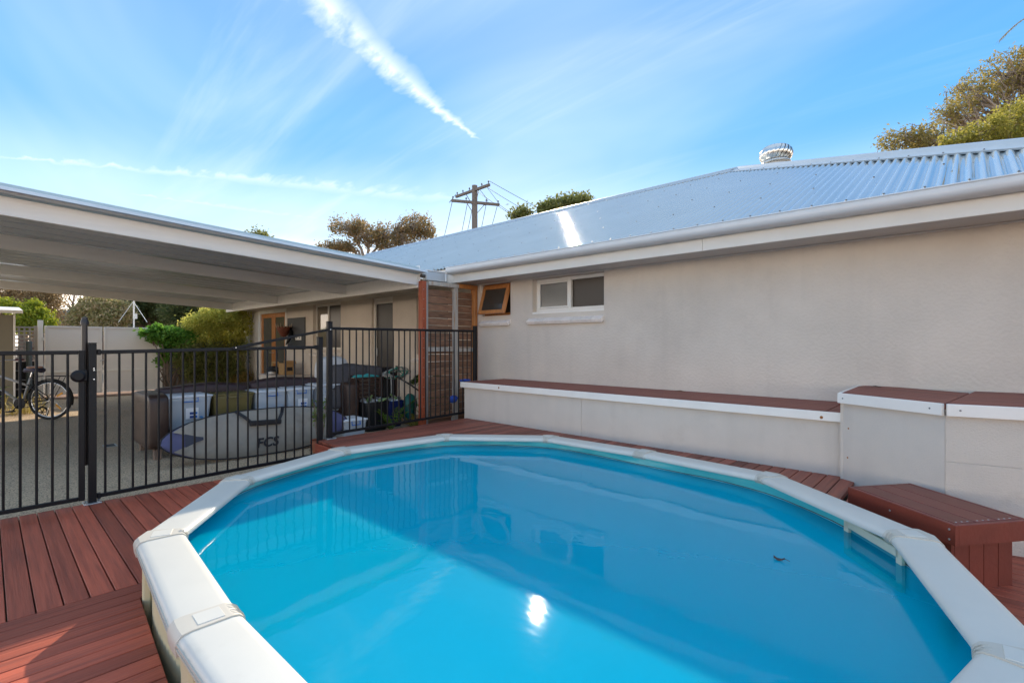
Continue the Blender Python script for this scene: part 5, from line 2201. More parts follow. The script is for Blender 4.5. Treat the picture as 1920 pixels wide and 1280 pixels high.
# garden beyond the gates
tree('golden_conifer', tuple(at(45, 643, 26) - Vector((0, 0, 1.3))), 'large tawny feathery tree behind the shed under the carport edge', 'tree',
     blobs_at([(20, 545, 26, 1.6, 1.5, 1.2, 80), (60, 572, 26, 1.3, 1.2, 1.0, 80), (92, 556, 26, .6, .6, .6, 40), (-20, 570, 26, 1.6, 1.5, 1.2, 60), (40, 500, 26, 1.8, 1.8, 1.2, 60), (75, 600, 26, 1.0, 1.0, .6, 50)]),
     leaf_mat('tawny_leaf', (0.286, 0.195, 0.091), (0.52, 0.377, 0.195), .5), M_BARK2, (.16, .05), 60, .22, 41, trunk_r=.25, hollow=.45)
tree('lime_shrub', tuple(at(66, 643, 17.5) - Vector((0, 0, 1.3))), 'bright yellow-green leafy shrub behind the shed and lattice', 'shrub',
     blobs_at([(66, 590, 17.5, .40, .40, .32, 60), (50, 606, 17.5, .4, .4, .25, 50), (80, 606, 17.5, .22, .3, .2, 36), (12, 572, 17.5, .4, .3, .2, 30), (64, 574, 17.5, .18, .2, .16, 20)]),
     leaf_mat('lime_leaf', (.16, .24, .02), (.42, .42, .04), .5), M_BARK2, (.09, .05), 40, .08, 42, trunk_r=.05)
tree('blossom_tree', tuple(at(185, 643, 26) - Vector((0, 0, 1.3))), 'pale blossoming bushy tree behind the steel gates beside the tiled roof', 'tree',
     blobs_at([(160, 592, 26, .7, .7, .5, 60), (185, 575, 26, .8, .8, .55, 80), (215, 585, 26, .7, .8, .6, 70), (200, 605, 26, 1.0, .8, .4, 60), (150, 608, 26, .5, .5, .3, 34)]),
     L_PINK, M_BARK2, (.14, .075), 44, .15, 43, trunk_r=.12)
tree('dark_tree', tuple(at(275, 643, 29) - Vector((0, 0, 1.3))), 'dark shadowy tree with thick limbs behind the right-hand steel gate', 'tree',
     blobs_at([(262, 560, 29, 1.6, 1.4, .8, 90), (300, 575, 29, 1.3, 1.4, .9, 80), (235, 555, 29, 1.2, 1.2, .7, 50), (320, 555, 29, 1.4, 1.4, .8, 60), (290, 603, 30, 1.1, 1.0, .5, 40)]),
     L_DARK, M_BARK2, (.2, .09), 50, .26, 44, trunk_r=.3, extra_twigs=4)
tree('tall_dark_tree', tuple(at(410, 643, 25) - Vector((0, 0, 1.3))), 'deep green tree filling the gap between golden bush and carport', 'tree',
     blobs_at([(345, 575, 25, 1.0, 1.0, .8, 70), (385, 565, 25, 1.2, 1.0, .9, 90), (430, 570, 25, 1.2, 1.2, 1.0, 90), (460, 590, 25, 1.0, 1.0, .9, 60), (365, 610, 25, 1.2, 1.0, .7, 70)]),
     L_DARK, M_BARK2, (.17, .08), 50, .2, 45, trunk_r=.22)
# bare branches against the sky
bt = thing('bare_tree', tuple(at(137, 643, 38) - Vector((0, 0, 1.3))), 'leafless tree branches against the sky above the dark tiled roof', 'tree')
rs = np.random.default_rng(6)
g = MB()
b0 = at(137, 643, 38) - Vector((0, 0, 1.3))
fk = at(137, 585, 38)
limb(g, b0, fk, .14, .09, rs, 5, .02)
for k in range(13):
    a = rs.uniform(-1.1, 1.0)
    ln = rs.uniform(1.4, 3.0)
    tip = np.array(fk) + np.array(cr_dir) * math.sin(a) * ln + np.array([0, 0, math.cos(a) * ln])
    pts = limb(g, fk, tip, .05, .012, rs, 5, .05, 5)
    for q in range(4):
        s = pts[rs.integers(2, 5)]
        limb(g, s, s + np.array(cr_dir) * rs.uniform(-.6, .6) + np.array([0, 0, rs.uniform(.2, .7)]), .018, .006, rs, 3, .05, 4)
g.build('trunk', M_BARK2, bt, smooth=True, fix=False)

# vine over the end of the gates and the golden bush beside it
def plain_plant(name, base, label, cat, blobs, leafm, lsize, per, spread, seed, stem_m=M_BARK2, droop=.3, hollow=.5, stems=True):
    rs = np.random.default_rng(seed)
    t = thing(name, base, label, cat)
    P, C = clump_points(blobs, rs, per, spread, hollow)
    v, q = leaves_mesh(P, lsize[0], lsize[1], rs, droop)
    fast_mesh('foliage', v, q, leafm, t)
    if stems:
        g = MB()
        for c, rad, nc in blobs:
            pts = limb(g, np.array(base) + rs.normal(size=3) * np.array([.06, .06, 0]), c, .018, .008, rs, 6, .08, 5)
            for _ in range(5):
                limb(g, pts[-2], np.array(c) + rs.normal(size=3) * np.array(rad) * .6, .007, .003, rs, 3, .1, 4)
        g.build('stem', stem_m, t, smooth=True, fix=False)
    return t


plain_plant('climbing_vine', (-15.65, 3.45, -.02), 'bright green climbing vine spilling over the end of the steel gates', 'vine',
            [((-15.6, 3.35, 1.42), (.18, .38, .22), 90), ((-15.6, 3.10, 1.55), (.14, .22, .10), 40), ((-15.6, 3.55, 1.15), (.2, .34, .28), 90), ((-15.6, 3.75, 1.35), (.2, .3, .25), 70), ((-15.58, 2.80, 1.52), (.06, .09, .05), 7), ((-15.58, 2.93, 1.42), (.05, .06, .05), 6),
             ((-15.6, 3.36, .98), (.1, .14, .2), 24), ((-15.58, 3.13, .86), (.04, .06, .09), 8)], L_GREEN, (.10, .065), 16, .06, 51)
plain_plant('golden_bush', (-15.5, 4.4, -.02), 'tall sunlit golden-green bush between the gates and the house corner', 'bush',
            [((-15.55, 3.95, 1.75), (.35, .30, .30), 110), ((-15.5, 4.35, 2.0), (.4, .34, .34), 140), ((-15.5, 4.75, 2.05), (.4, .34, .36), 140), ((-15.5, 5.05, 1.85), (.35, .28, .40), 110), ((-15.5, 4.2, 1.5), (.4, .34, .34), 110), ((-15.5, 4.75, 1.55), (.4, .4, .34), 110), ((-15.5, 4.95, 1.3), (.3, .25, .3), 60)],
            L_GOLD, (.10, .034), 13, .075, 52)
plain_plant('shade_bush', (-15.4, 4.3, -.02), 'dark green undergrowth beneath the golden bush against the fence', 'bush',
            [((-15.4, 3.7, .8), (.3, .35, .5), 100), ((-15.4, 4.2, .9), (.35, .4, .5), 120), ((-15.4, 4.8, .85), (.35, .4, .5), 110), ((-15.4, 4.5, .35), (.4, .7, .3), 90)], L_OLIVE, (.09, .035), 20, .08, 53)
plain_plant('corner_grass', (-15.2, 5.1, -.02), 'low yellow-brown tuft at the foot of the house corner', 'plant',
            [((-15.2, 5.05, .22), (.2, .16, .2), 60), ((-15.15, 4.8, .16), (.2, .2, .15), 40)], leaf_mat('dry_tuft', (.28, .18, .04), (.40, .30, .08), .4), (.14, .018), 12, .06, 54, stems=False)

# fence behind the bushes
bf = thing('garden_fence', (-16.2, 4.3, 0), 'brown timber fence with horizontal rails behind the golden bush', 'fence')
y = 3.2
while y < 5.6:
    MB().span((-16.22, y, -.05), (-16.20, y + .145, 1.55), .003).build('paling', M_DARKFENCE, bf)
    y += .15
for z in (.35, .75, 1.2):
    MB().span((-16.198, 3.2, z), (-16.16, 5.6, z + .07), .003).build('rail', M_DARKFENCE, bf)

# pale steel double gates
GX = -15.8
gates = thing('driveway_gates', (GX, 2.0, 0), 'pair of pale steel driveway gates at the back of the yard', 'gate')
for y0, y1 in ((.935, 1.975), (2.005, 3.115)):
    lf_ = frame_rect(MB(), y0, y1, .04, 1.665, GX, GX + .04, .045)
    lf_.v = [(GX + .0 + (v[1] - GX), v[0], v[2]) for v in lf_.v]
    lfo = lf_.build('gate_leaf', M_COLORBOND, gates)
    for z0, z1 in ((.085, .56), (.60, 1.02), (1.06, 1.62)):
        MB().span((GX + .008, y0 + .046, z0), (GX + .02, y1 - .046, z1)).build('panel', M_COLORBOND, lfo)
    for z in (.58, 1.04):
        MB().span((GX + .002, y0 + .0455, z - .019), (GX + .036, y1 - .0455, z + .019), .003).build('rail', M_TRIM, lfo)
g = MB()
g.tube([(GX + .05, 2.03, .55), (GX + .05, 2.03, 1.02)], .012, 6)
g.tube([(GX + .06, 2.03, .86), (GX + .06, 1.93, .82)], .010, 6)
g.build('drop_bolt', M_STEEL, gates)
for y, h in ((.865, 1.79), (3.17, 1.60)):
    p = thing('gate_post', (GX, y, 0), 'white square gate post ' + ('beside the lattice, left of the gates' if y < 1 else 'half covered by the green vine'), 'post', 'white gate posts')
    MB().span((GX - .045, y - .045, -.05), (GX + .045, y + .045, h - .012), .004).build('shaft', M_WHITE, p)
    MB().span((GX - .05, y - .05, h - .0115), (GX + .05, y + .05, h), .004).build('cap', M_WHITE, p)
    for z in (1.32, .4):
        MB().span((GX + .046, y + (.02 if y < 1 else -.06), z), (GX + .056, y + (.06 if y < 1 else -.02), z + .07), .002).build('hinge', M_STEEL, p)
# lattice with dark boards below
lat = thing('lattice_panel', (-15.85, .6, 0), 'grey square lattice panel above dark boards between shed and gate post', 'lattice')
for k in range(5):
    MB().span((-15.86, .41 + k * .088, .88), (-15.85, .445 + k * .088, 1.635), .002).build('lattice_strip', M_LATTICE, lat)
for k in range(9):
    MB().span((-15.848, .40, .90 + k * .088), (-15.838, .815, .935 + k * .088), .002).build('lattice_strip', M_LATTICE, lat)
for k in range(4):
    MB().span((-15.87, .40, .0 + k * .21), (-15.85, .815, .205 + k * .21), .003).build('board', M_BLACK, lat)
MB().span((-15.9, .765, 0), (-15.845, .818, 1.66), .003).build('post', M_LATTICE, lat)
bw = thing('grey_bollard', (-15.4, .66, 0), 'slim dark grey post standing in front of the lattice', 'post')
MB().tube([(-15.4, .66, -.03), (-15.4, .66, 1.28)], .05, 12).build('shaft', mat('slate_post', (.11, .14, .15), .5), bw, smooth=40)
MB().lathe((-15.4, .66, 1.28), [(.05, 0), (.045, .02), (.0001, .025)], 12).build('cap', mat('slate_post', (.11, .14, .15), .5), bw, smooth=40)
# shed
sh = thing('garden_shed', (-14.9, -.4, 0), 'olive-brown sheet metal garden shed with a white eave at the yard edge', 'shed')
sx0, sx1, sy0, sy1 = -16.2, -14.4, -1.7, .405
MB().span((sx0, sy0, -.03), (sx1 - .03, sy1 - .02, 1.84)).build('body', M_SHED, sh)
y = sy0
while y < sy1 - .05:
    MB().span((sx1 - .03, y, -.03), (sx1 - .012, min(y + .26, sy1 - .02), 1.83), .006).build('panel', M_SHED, sh)
    y += .265
MB().span((sx1 - .03, sy1 - .0195, -.03), (sx1 - .005, sy1 + .012, 1.84), .003).build('corner_trim', M_WHITE, sh)
g = MB()
g.add([(sx0, sy0, 2.05), (sx1 + .12, sy0, 1.87), (sx1 + .12, sy1 + .12, 1.87), (sx0, sy1 + .12, 2.05), (sx0, sy0, 2.09), (sx1 + .12, sy0, 1.93), (sx1 + .12, sy1 + .12, 1.93), (sx0, sy1 + .12, 2.09)],
      [(0, 1, 2, 3), (7, 6, 5, 4), (0, 4, 5, 1), (1, 5, 6, 2), (2, 6, 7, 3), (3, 7, 4, 0)])
g.build('roof', M_WHITE, sh)

# neighbouring roof
nb0 = at(112, 603, 30)
nh = thing('neighbour_house', (nb0.x, nb0.y, 0), 'neighbouring house with a dark tiled roof beyond the gates', 'house')
rdir = Vector((math.cos(YAW), math.sin(YAW), 0))
rfor = Vector((-math.sin(YAW), math.cos(YAW), 0))


def npt(s, d, z):
    p = Vector((nb0.x, nb0.y, 0)) + rdir * s + rfor * d
    return (p.x, p.y, z)


ez = nb0.z
MB().add([npt(-2.2, .35, -.06), npt(3.2, .35, -.06), npt(3.2, .35, ez), npt(-2.2, .35, ez), npt(-2.2, 6, -.06), npt(3.2, 6, -.06), npt(3.2, 6, ez), npt(-2.2, 6, ez)], [(0, 1, 2, 3), (1, 5, 6, 2), (4, 0, 3, 7), (5, 4, 7, 6)]).build('wall', mat('dark_brick_wall', (.10, .06, .045), .9, var=.2), nh)
MB().add([npt(-2.4, 0, ez - .12), npt(3.4, 0, ez - .12), npt(3.4, 0, ez + .02), npt(-2.4, 0, ez + .02)], [(0, 1, 2, 3)]).build('fascia', M_TRIM, nh)
nrf = MB().add([npt(-2.4, -.02, ez), npt(3.4, -.02, ez), npt(3.4, 2.4, ez + .84), npt(-2.4, 2.4, ez + .84), npt(-2.4, 6.4, ez), npt(3.4, 6.4, ez)], [(0, 1, 2, 3), (3, 2, 5, 4)]).build('roof', M_TILE, nh)
for k in range(9):
    g = MB()
    d0, d1 = k * .27, k * .27 + .30
    z0, z1 = ez + d0 * .35, ez + d1 * .35
    g.add([npt(-2.42, d0, z0 + .01), npt(3.42, d0, z0 + .01), npt(3.42, d0, z0 + .05), npt(-2.42, d0, z0 + .05), npt(-2.42, d1, z1 + .012), npt(3.42, d1, z1 + .012)], [(0, 1, 2, 3), (3, 2, 5, 4)])
    g.build('tile_course', M_TILE, nrf)
c = npt(-.35, .7, ez + .25)
MB().lathe(c, [(.09, 0), (.09, .35), (.22, .37), (.22, .43), (.0001, .45)], 12).build('flue', mat('blue_flue', (.18, .38, .55), .4), nrf, smooth=35)
c = npt(.35, .75, ez + .26)
MB().lathe(c, [(.09, 0), (.09, .16), (.11, .17), (.11, .26), (.0001, .28)], 12).build('flue', M_WHITE, nrf, smooth=35)

# white mast with stays behind the gates
mp_ = at(251, 640, 21)
ms = thing('antenna_mast', (mp_.x, mp_.y, 0), 'thin white mast with two sloping stays behind the steel gates', 'mast')
MB().tube([(mp_.x, mp_.y, -.06), tuple(at(251, 560, 21))], .03, 8).build('shaft', M_WHITE, ms)
for px in (222, 276):
    MB().tube([tuple(at(250, 565, 21)), tuple(at(px, 604, 20.8))], .012, 6).build('stay', M_WHITE, ms)
MB().box(at(255, 593, 20.9), (.08, .08, .22), None, .01).build('junction_box', M_WHITE, ms)

# ---------------------------------------------------------------- bicycle
M_TYRE = mat('black_tyre', (.02, .018, .016), .8)
M_CHROME = mat('chrome', (.75, .75, .75), .2, metal=1)
M_FRAMEW = mat('white_frame_paint', (.34, .33, .32), .3)
M_YELR = mat('orange_reflector', (.85, .35, .02), .3)
M_SADDLE = mat('saddle_navy', (.035, .035, .07), .5)
bk = thing('bicycle', (-11.6, .4, GZ), 'dark grey bicycle with rear rack and black fenders parked in front of the shed', 'bicycle')
W0, W1 = Vector((-11.32, .74, GZ + .335)), Vector((-12.02, -.06, GZ + .335))
bdir = (W1 - W0).normalized()
baxis = Vector((-bdir.y, bdir.x, 0))


def bpq(s, z, o=0.0):
    p = W0 + bdir * s + baxis * o
    return Vector((p.x, p.y, GZ + z))


def circ(c, r, n=40, o=0):
    return [c + bdir * (r * math.cos(k * math.tau / n)) + Vector((0, 0, r * math.sin(k * math.tau / n))) + baxis * o for k in range(n)]


for wi, wc in enumerate((W0, W1)):
    ty = MB().tube(circ(wc, .315, 44), .021, 8, closed=True).build('wheel', M_TYRE, bk, smooth=True)
    MB().tube(circ(wc, .288, 44), .010, 6, closed=True).build('rim', M_CHROME, ty, smooth=True)
    g = MB()
    for k in range(28):
        a = k * math.tau / 28
        rim_p = wc + bdir * .285 * math.cos(a) + Vector((0, 0, .285 * math.sin(a)))
        hub = wc + baxis * (.03 if k % 2 else -.03) + bdir * .02 * math.cos(a + 1.2) + Vector((0, 0, .02 * math.sin(a + 1.2)))
        g.tube([hub, rim_p], .0016, 4, cap=False)
    g.build('spokes', M_CHROME, ty)
    MB().tube([wc - baxis * .05, wc + baxis * .05], .028, 10).build('hub', M_CHROME, ty)
    for a in (.55, -.75):
        cc = wc + bdir * -.17 * math.cos(a) + Vector((0, 0, .17 * math.sin(a)))
        rr_ = (bdir * -math.cos(a) + Vector((0, 0, math.sin(a)))).normalized()
        MB().bar(cc - rr_ * .055, cc + rr_ * .055, .012, .03, .004).build('reflector', M_YELR, ty)
    n = 22
    pts = [wc + bdir * (.355 * math.cos(a)) + Vector((0, 0, .355 * math.sin(a))) for a in np.linspace(R(20), R(195), n)] if wi == 0 else [wc + bdir * (.355 * math.cos(a)) + Vector((0, 0, .355 * math.sin(a))) for a in np.linspace(R(30), R(170), n)]
    g = MB()
    rings = [[p + baxis * w + (p - wc).normalized() * (-.012 if abs(w) > .02 else 0) for w in (-.03, -.018, 0, .018, .03)] for p in pts]
    g.loft(rings, closed_ring=False)
    g.build('fender', M_TYRE, bk, smooth=True)
bbk, seatt, head1, head0 = bpq(.43, .28), bpq(.30, .72), bpq(.88, .78), bpq(.92, .64)
g = MB()
g.tube([bbk, bpq(.34, .60), seatt], .017, 10)
g.tube([bpq(.345, .58), head1], .018, 10)
g.tube([bbk, head0], .020, 10)
g.tube([head1, head0], .021, 10)
g.build('frame', M_FRAMEW, bk, smooth=True)
for o in (-.05, .05):
    g = MB().tube([bbk + baxis * o * .6, W0 + baxis * o], .009, 8)
    g.tube([bpq(.34, .60, o * .5), W0 + baxis * o], .008, 8)
    g.build('rear_stay', M_BLACK, bk, smooth=True)
    MB().tube([head0, head0 + (W1 - head0) * .3 + baxis * o, W1 + baxis * o], .011, 8).build('fork_blade', M_BLACK, bk, smooth=True)
g = MB()
g.tube([seatt, bpq(.275, .80)], .012, 8)
g.build('seat_post', M_CHROME, bk)
g = MB()
rings = []
for t, w, h in ((-.13, .085, .0), (-.11, .105, .012), (-.05, .095, .016), (.02, .05, .014), (.10, .028, .010), (.14, .018, .0)):
    c = bpq(.26 + t, .835)
    rings.append([c + baxis * (w * math.cos(a)) + Vector((0, 0, (.03 if math.sin(a) > 0 else .045) * math.sin(a) + h)) for a in np.linspace(0, math.tau, 12, endpoint=False)])
g.loft(rings)
g.build('saddle', M_SADDLE, bk, smooth=True)
puffy(tuple(bpq(.24, .885)), (.10, .10, .018), 5).build('saddle_pad', mat('tan_saddle', (.40, .22, .15), .5), bk, smooth=True)
g = MB()
g.tube([head1, bpq(.86, .98)], .013, 8)
g.tube([bpq(.86, .98, -.02), bpq(.84, .99, -.16), bpq(.74, 1.0, -.29)], .011, 8)
g.tube([bpq(.86, .98, .02), bpq(.84, .99, .16), bpq(.74, 1.0, .29)], .011, 8)
hbj = g.build('handlebar', M_CHROME, bk, smooth=True)
for o in (-1, 1):
    MB().tube([bpq(.76, 1.0, o * .275), bpq(.66, 1.005, o * .31)], .017, 8).build('grip', mat('maroon_grip', (.10, .02, .025), .6), hbj)
g = MB()
for o in (-.06, .06):
    g.tube([bpq(.28, .72, o), bpq(.05, .735, o), bpq(-.27, .735, o)], .006, 6)
    g.tube([W0 + baxis * o, bpq(-.20, .735, o)], .005, 6)
    g.tube([W0 + baxis * o, bpq(.02, .735, o)], .005, 6)
for s in (.15, .02, -.1, -.22):
    g.tube([bpq(s, .735, -.06), bpq(s, .735, .06)], .005, 6)
g.build('rear_rack', M_BLACK, bk, smooth=True)
g = MB().lathe(bbk + baxis * .05, [(.09, -.003), (.09, .003), (.02, .006), (.0001, .006)], 24, axis=baxis)
g.tube([bbk + baxis * .06, bpq(.52, .16, .07)], .009, 6)
g.tube([bbk - baxis * .06, bpq(.34, .40, -.07)], .009, 6)
crk = g.build('crank', M_BLACK, bk)
for s, z, o in ((.52, .16, .11), (.34, .40, -.11)):
    MB().box(bpq(s, z, o), (.09, .09, .02), rotz(math.atan2(bdir.y, bdir.x)), .004).build('pedal', M_BLACK, crk)
g = MB()
g.tube([bpq(.43, .36, .05), bpq(.0, .36 + .02, .05)], .006, 5)
g.tube([bpq(.43, .20, .05), bpq(.0, .29, .05)], .006, 5)
g.build('chain', M_BLACK, bk)
tw = bpq(.28, .105, -.20)
w_ = MB().tube(circ(tw, .085, 24), .016, 8, closed=True).build('trainer_wheel', M_TYRE, bk, smooth=True)
g = MB()
for k in range(6):
    a = k * math.tau / 6
    g.tube([tw, tw + bdir * .08 * math.cos(a) + Vector((0, 0, .08 * math.sin(a)))], .006, 5)
g.tube([tw, tw + baxis * .16, W0], .007, 6)
g.build('trainer_spokes', M_BLACK, w_)
MB().bar(bpq(.0, .33, -.06), bpq(-.16, .12, -.10), .01, .014, .003).build('kick_stand', M_CHROME, bk)

# broad-leaved plant in front of the bicycle, straw grass beyond
def strap_leaf(g, base, az, ln, w, rise, droop, n=8, twist=0):
    d = Vector((math.cos(az), math.sin(az), 0))
    s = Vector((-d.y, d.x, 0))
    rings = []
    for i in range(n + 1):
        t = i / n
        p = Vector(base) + d * (ln * t) + Vector((0, 0, rise * t - droop * t * t))
        ww = w * max(math.sin(math.pi * min(.12 + t * .88, 1)) ** .7, .02)
        fold = .25 * ww
        rings.append([p - s * ww + Vector((0, 0, fold)), p, p + s * ww + Vector((0, 0, fold))])
    g.loft(rings, closed_ring=False)


bl = thing('broad_leaf_plant', (-8.95, -.28, GZ), 'big yellow-green strap-leaved plant standing in front of the bicycle', 'plant')
r = random.Random(3)
L_STRAP = leaf_mat('strap_leaf', (.10, .24, .03), (.40, .50, .04), .45, .35)
for k in range(13):
    az = r.uniform(.2, 2.9) if k < 9 else r.uniform(0, 6.28)
    g = MB()
    strap_leaf(g, (-8.95 + r.uniform(-.05, .05), -.28 + r.uniform(-.05, .05), GZ + .25), az, r.uniform(.38, .62), r.uniform(.035, .065), r.uniform(.5, 1.05), r.uniform(.25, .75))
    g.build('leaf', L_STRAP, bl, smooth=True, fix=False)
MB().lathe((-8.95, -.28, GZ), [(.14, 0), (.19, .26), (.20, .28), (.17, .28), (.16, .24), (.0001, .22)], 20).build('pot', mat('grey_pot', (.18, .17, .16), .6), bl, smooth=40)
st_ = thing('straw_grass', (-12.7, .55, -.02), 'tussock of yellow straw grass beside the shed behind the bicycle', 'grass tussock')
g = MB()
for k in range(170):
    strap_leaf(g, (-12.7 + r.gauss(0, .16), .45 + r.gauss(0, .16), GZ), r.uniform(0, 6.28), r.uniform(.12, .34), .006, r.uniform(.25, .6), r.uniform(.1, .5), 5)
g.build('blades', leaf_mat('straw_blade', (.40, .28, .06), (.55, .50, .16), .35), st_, fix=False)

# ferns and big-leaved plant beside the screen, potted plants by the posts
def fern(name, base, label, n, ln, m, seed, rise=(.35, .75)):
    r = random.Random(seed)
    t = thing(name, base, label, 'fern')
    for k in range(n):
        az = k * math.tau / n + r.uniform(-.3, .3)
        d = Vector((math.cos(az), math.sin(az), 0))
        s = Vector((-d.y, d.x, 0))
        L0 = ln * r.uniform(.7, 1.1)
        ri = r.uniform(*rise)
        g = MB()
        pts = []
        for i in range(12):
            u = i / 11
            pts.append(Vector(base) + d * (L0 * u * .62) + Vector((0, 0, L0 * (ri * 2.0 * u - .95 * u * u * ri) * 1.0)))
        g.tube(pts, [.004 * (1 - i / 12) + .0012 for i in range(12)], 4)
        for i in range(2, 12):
            for sg in (-1, 1):
                w = .30 * L0 * (1 - (i / 11)) ** .8 * min(1, i / 3.0) * .6 + .012
                p = pts[i]
                tg = (pts[i] - pts[i - 1]).normalized()
                tip = p + (s * sg * .9 + tg * .5 + Vector((0, 0, -.05))).normalized() * w
                a = tg * .012
                g.add([p - a, p + a, tip], [(0, 1, 2)])
                mid = p.lerp(tip, .5)
                g.add([p - a * .3, mid + a * 1.1, tip, mid - a * 1.1], [(0, 1, 2, 3)])
        g.build('frond', m, t, fix=False)
    return t


fern('fern', (-6.15, 4.02, GZ), 'upright lime fern in front of the blue recycling tub', 9, .48, L_FERN, 1, (.5, .85))
fern('fern', (-5.95, 4.30, GZ), 'yellowing fern at the fence foot beneath the watering can', 9, .42, leaf_mat('yellow_fern', (.20, .20, .03), (.36, .28, .06), .4), 2, (.35, .7))
fern('fern', (-6.05, 4.62, GZ), 'green fern below the large-leaved plant next to the red post', 9, .45, L_FERN, 3, (.4, .8))
mo = thing('large_leaf_plant', (-6.35, 4.72, GZ), 'tall plant with large split glossy leaves in a terracotta pot by the red post', 'potted plant')
M_TERRA = mat('terracotta', (.36, .12, .06), .7, var=.15)
MB().lathe((-6.2, 4.78, GZ), [(.11, 0), (.15, .24), (.165, .24), (.165, .29), (.145, .29), (.14, .25), (.0001, .24)], 20).build('pot', M_TERRA, mo, smooth=40)
r = random.Random(8)
g = MB()
g.tube([(-6.2, 4.78, GZ + .2), (-6.25, 4.76, .5), (-6.28, 4.72, .8)], [.022, .02, .012], 7)
g.build('stem', M_BARK2, mo, smooth=True)
for k in range(20):
    h = .28 + .6 * k / 19
    az = r.uniform(0, 6.28)
    d = Vector((math.cos(az), math.sin(az), 0))
    b0_ = Vector((-6.24, 4.75, GZ + h))
    tip0 = b0_ + d * r.uniform(.10, .24) + Vector((0, 0, r.uniform(.02, .16)))
    g = MB()
    g.tube([b0_, tip0], .005, 5)
    s = Vector((-d.y, d.x, 0))
    ln = r.uniform(.20, .32)
    dn = Vector((d.x * .75, d.y * .75, -.55)).normalized()
    for q in range(-4, 5):
        u = 1 - abs(q) / 5.2
        dd = (dn * (.35 + u) + s * (q * .22)).normalized()
        l2 = ln * (.5 + .55 * u)
        wv = dd.cross(Vector((0, 0, 1)))
        wv = wv.normalized() * .022 if wv.length > .01 else s * .022
        mid = tip0 + dd * l2 * .55
        g.add([tip0, mid + wv, tip0 + dd * l2, mid - wv], [(0, 1, 2, 3)])
    g.build('leaf', L_BIG, mo, fix=False)
pp = thing('small_potted_plant', (-5.42, 2.60, GZ), 'thin-stemmed small plant in a terracotta pot between the two fence posts', 'potted plant')
MB().lathe((-5.42, 2.60, GZ), [(.07, 0), (.095, .15), (.105, .15), (.105, .19), (.09, .19), (.09, .16), (.0001, .15)], 18).build('pot', M_TERRA, pp, smooth=40)
g = MB()
P = []
for k in range(15):
    a = r.uniform(0, 6.28)
    tip = Vector((-5.42 + .07 * math.cos(a), 2.60 + .07 * math.sin(a), r.uniform(.42, .68)))
    g.tube([(-5.42 + .02 * math.cos(a), 2.60 + .02 * math.sin(a), GZ + .15), tip], .0025, 4)
    for q in range(16):
        t = r.uniform(.55, 1.02)
        P.append((-5.42 + .07 * math.cos(a) * t, 2.60 + .07 * math.sin(a) * t, GZ + .15 + (tip.z - GZ - .15) * t))
g.build('stem', M_BARK2, pp, fix=False)
P = np.array(P) + np.random.default_rng(2).normal(size=(len(P), 3)) * .014
v, q = leaves_mesh(P, .045, .012, np.random.default_rng(3), -.4)
fast_mesh('foliage', v, q, L_FERN, pp)
# leaf litter by the edge of the upper deck
rs = np.random.default_rng(12)
P = np.stack([rs.uniform(-6.1, -5.12, 260), rs.uniform(2.6, 5.1, 260), np.full(260, GZ + .008)], 1)
v, q = leaves_mesh(P, .06, .022, rs, 0)
v[:, 2] = GZ + .004 + np.abs(v[:, 2] - GZ) * .35
ll = fast_mesh('leaf_litter', v, q, leaf_mat('litter_leaf', (.10, .07, .03), (.22, .16, .07), .1))
stuff(ll)

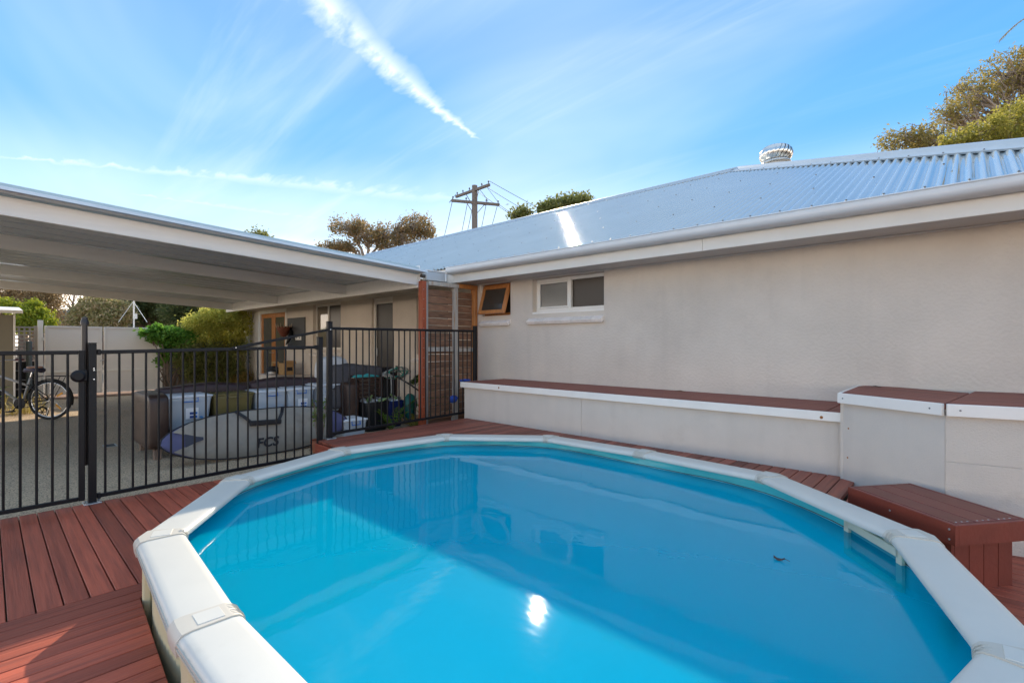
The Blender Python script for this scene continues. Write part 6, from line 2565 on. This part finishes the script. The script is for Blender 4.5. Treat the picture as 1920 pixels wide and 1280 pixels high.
# ---------------------------------------------------------------- power pole and wires
pd = 28.0
pb0 = at(890, 643, pd)
pole = thing('power_pole', (pb0.x, pb0.y, 0), 'weathered dark timber power pole with two crossarms behind the roof', 'power pole')
MB().tube([(pb0.x, pb0.y, -.06), (pb0.x, pb0.y, 5), tuple(at(890, 348, pd))], [.19, .18, .155], 14).build('shaft', M_POLE, pole, smooth=40)
c1a, c1b = at(855, 369, 29.2), at(918, 346.5, 26.95)
c2a, c2b = at(846.5, 376, 27.56), at(936.5, 384, 28.4)
MB().bar(c1a, c1b, .13, .15, .015).build('crossarm', M_POLE, pole)
MB().bar(c2a, c2b, .13, .15, .015).build('crossarm', M_POLE, pole)
for (a, b), zz in (((c1a, c1b), 392), ((c2a, c2b), 405)):
    low_ = at(890, zz, pd - .1)
    for t in (.30, .70):
        MB().tube([a.lerp(b, t), low_], .02, 6).build('strut', M_POLE, pole)
g0 = [(c1a.lerp(c1b, t)) for t in (.04, .22, .42, .78, .97)] + [c2a.lerp(c2b, t) for t in (.03, .30, .72, .97)]
for q in g0:
    MB().lathe((q.x, q.y, q.z + .07), [(.02, 0), (.02, .08), (.05, .09), (.045, .13), (.03, .15), (.04, .17), (.0001, .19)], 8).build('insulator', M_WIRE, pole, smooth=40)


def wire(p, q, sag, n=14):
    pts = [p.lerp(q, i / n) - Vector((0, 0, sag * 4 * (i / n) * (1 - i / n))) for i in range(n + 1)]
    w_ = MB().tube(pts, .016, 4, cap=False).build('wire', M_WIRE, pole)


wire(c1b + Vector((0, 0, .2)), at(1180, 470, 38), .2)
wire(c1a.lerp(c1b, .78) + Vector((0, 0, .2)), at(1130, 470, 37), .2)
wire(c1a.lerp(c1b, .5) + Vector((0, 0, .2)), at(1060, 460, 36), .2)
wire(c2b, at(1120, 500, 36), .2)
for t, x in ((.02, 826), (.33, 858), (.45, 868), (.72, 893), (.96, 908)):
    wire(c2a.lerp(c2b, t), at(x, 470, 34), .1)
for p, q, s in ((c1a + Vector((0, 0, .15)), c2a, .8), (c1b.lerp(c1a, .1), c2b, .7), (c2a.lerp(c2b, .55), c2a.lerp(c2b, .7), .35), (c1a.lerp(c1b, .7), c2a.lerp(c2b, .75), .5)):
    pts = [p.lerp(q, i / 12) - Vector((0, 0, s * .35 * math.sin(math.pi * i / 12))) - rdir * ((.25 if p == c1a + Vector((0, 0, .15)) else -.2) * math.sin(math.pi * i / 12)) for i in range(13)]
    MB().tube(pts, .014, 4, cap=False).build('jumper_wire', M_WIRE, pole)
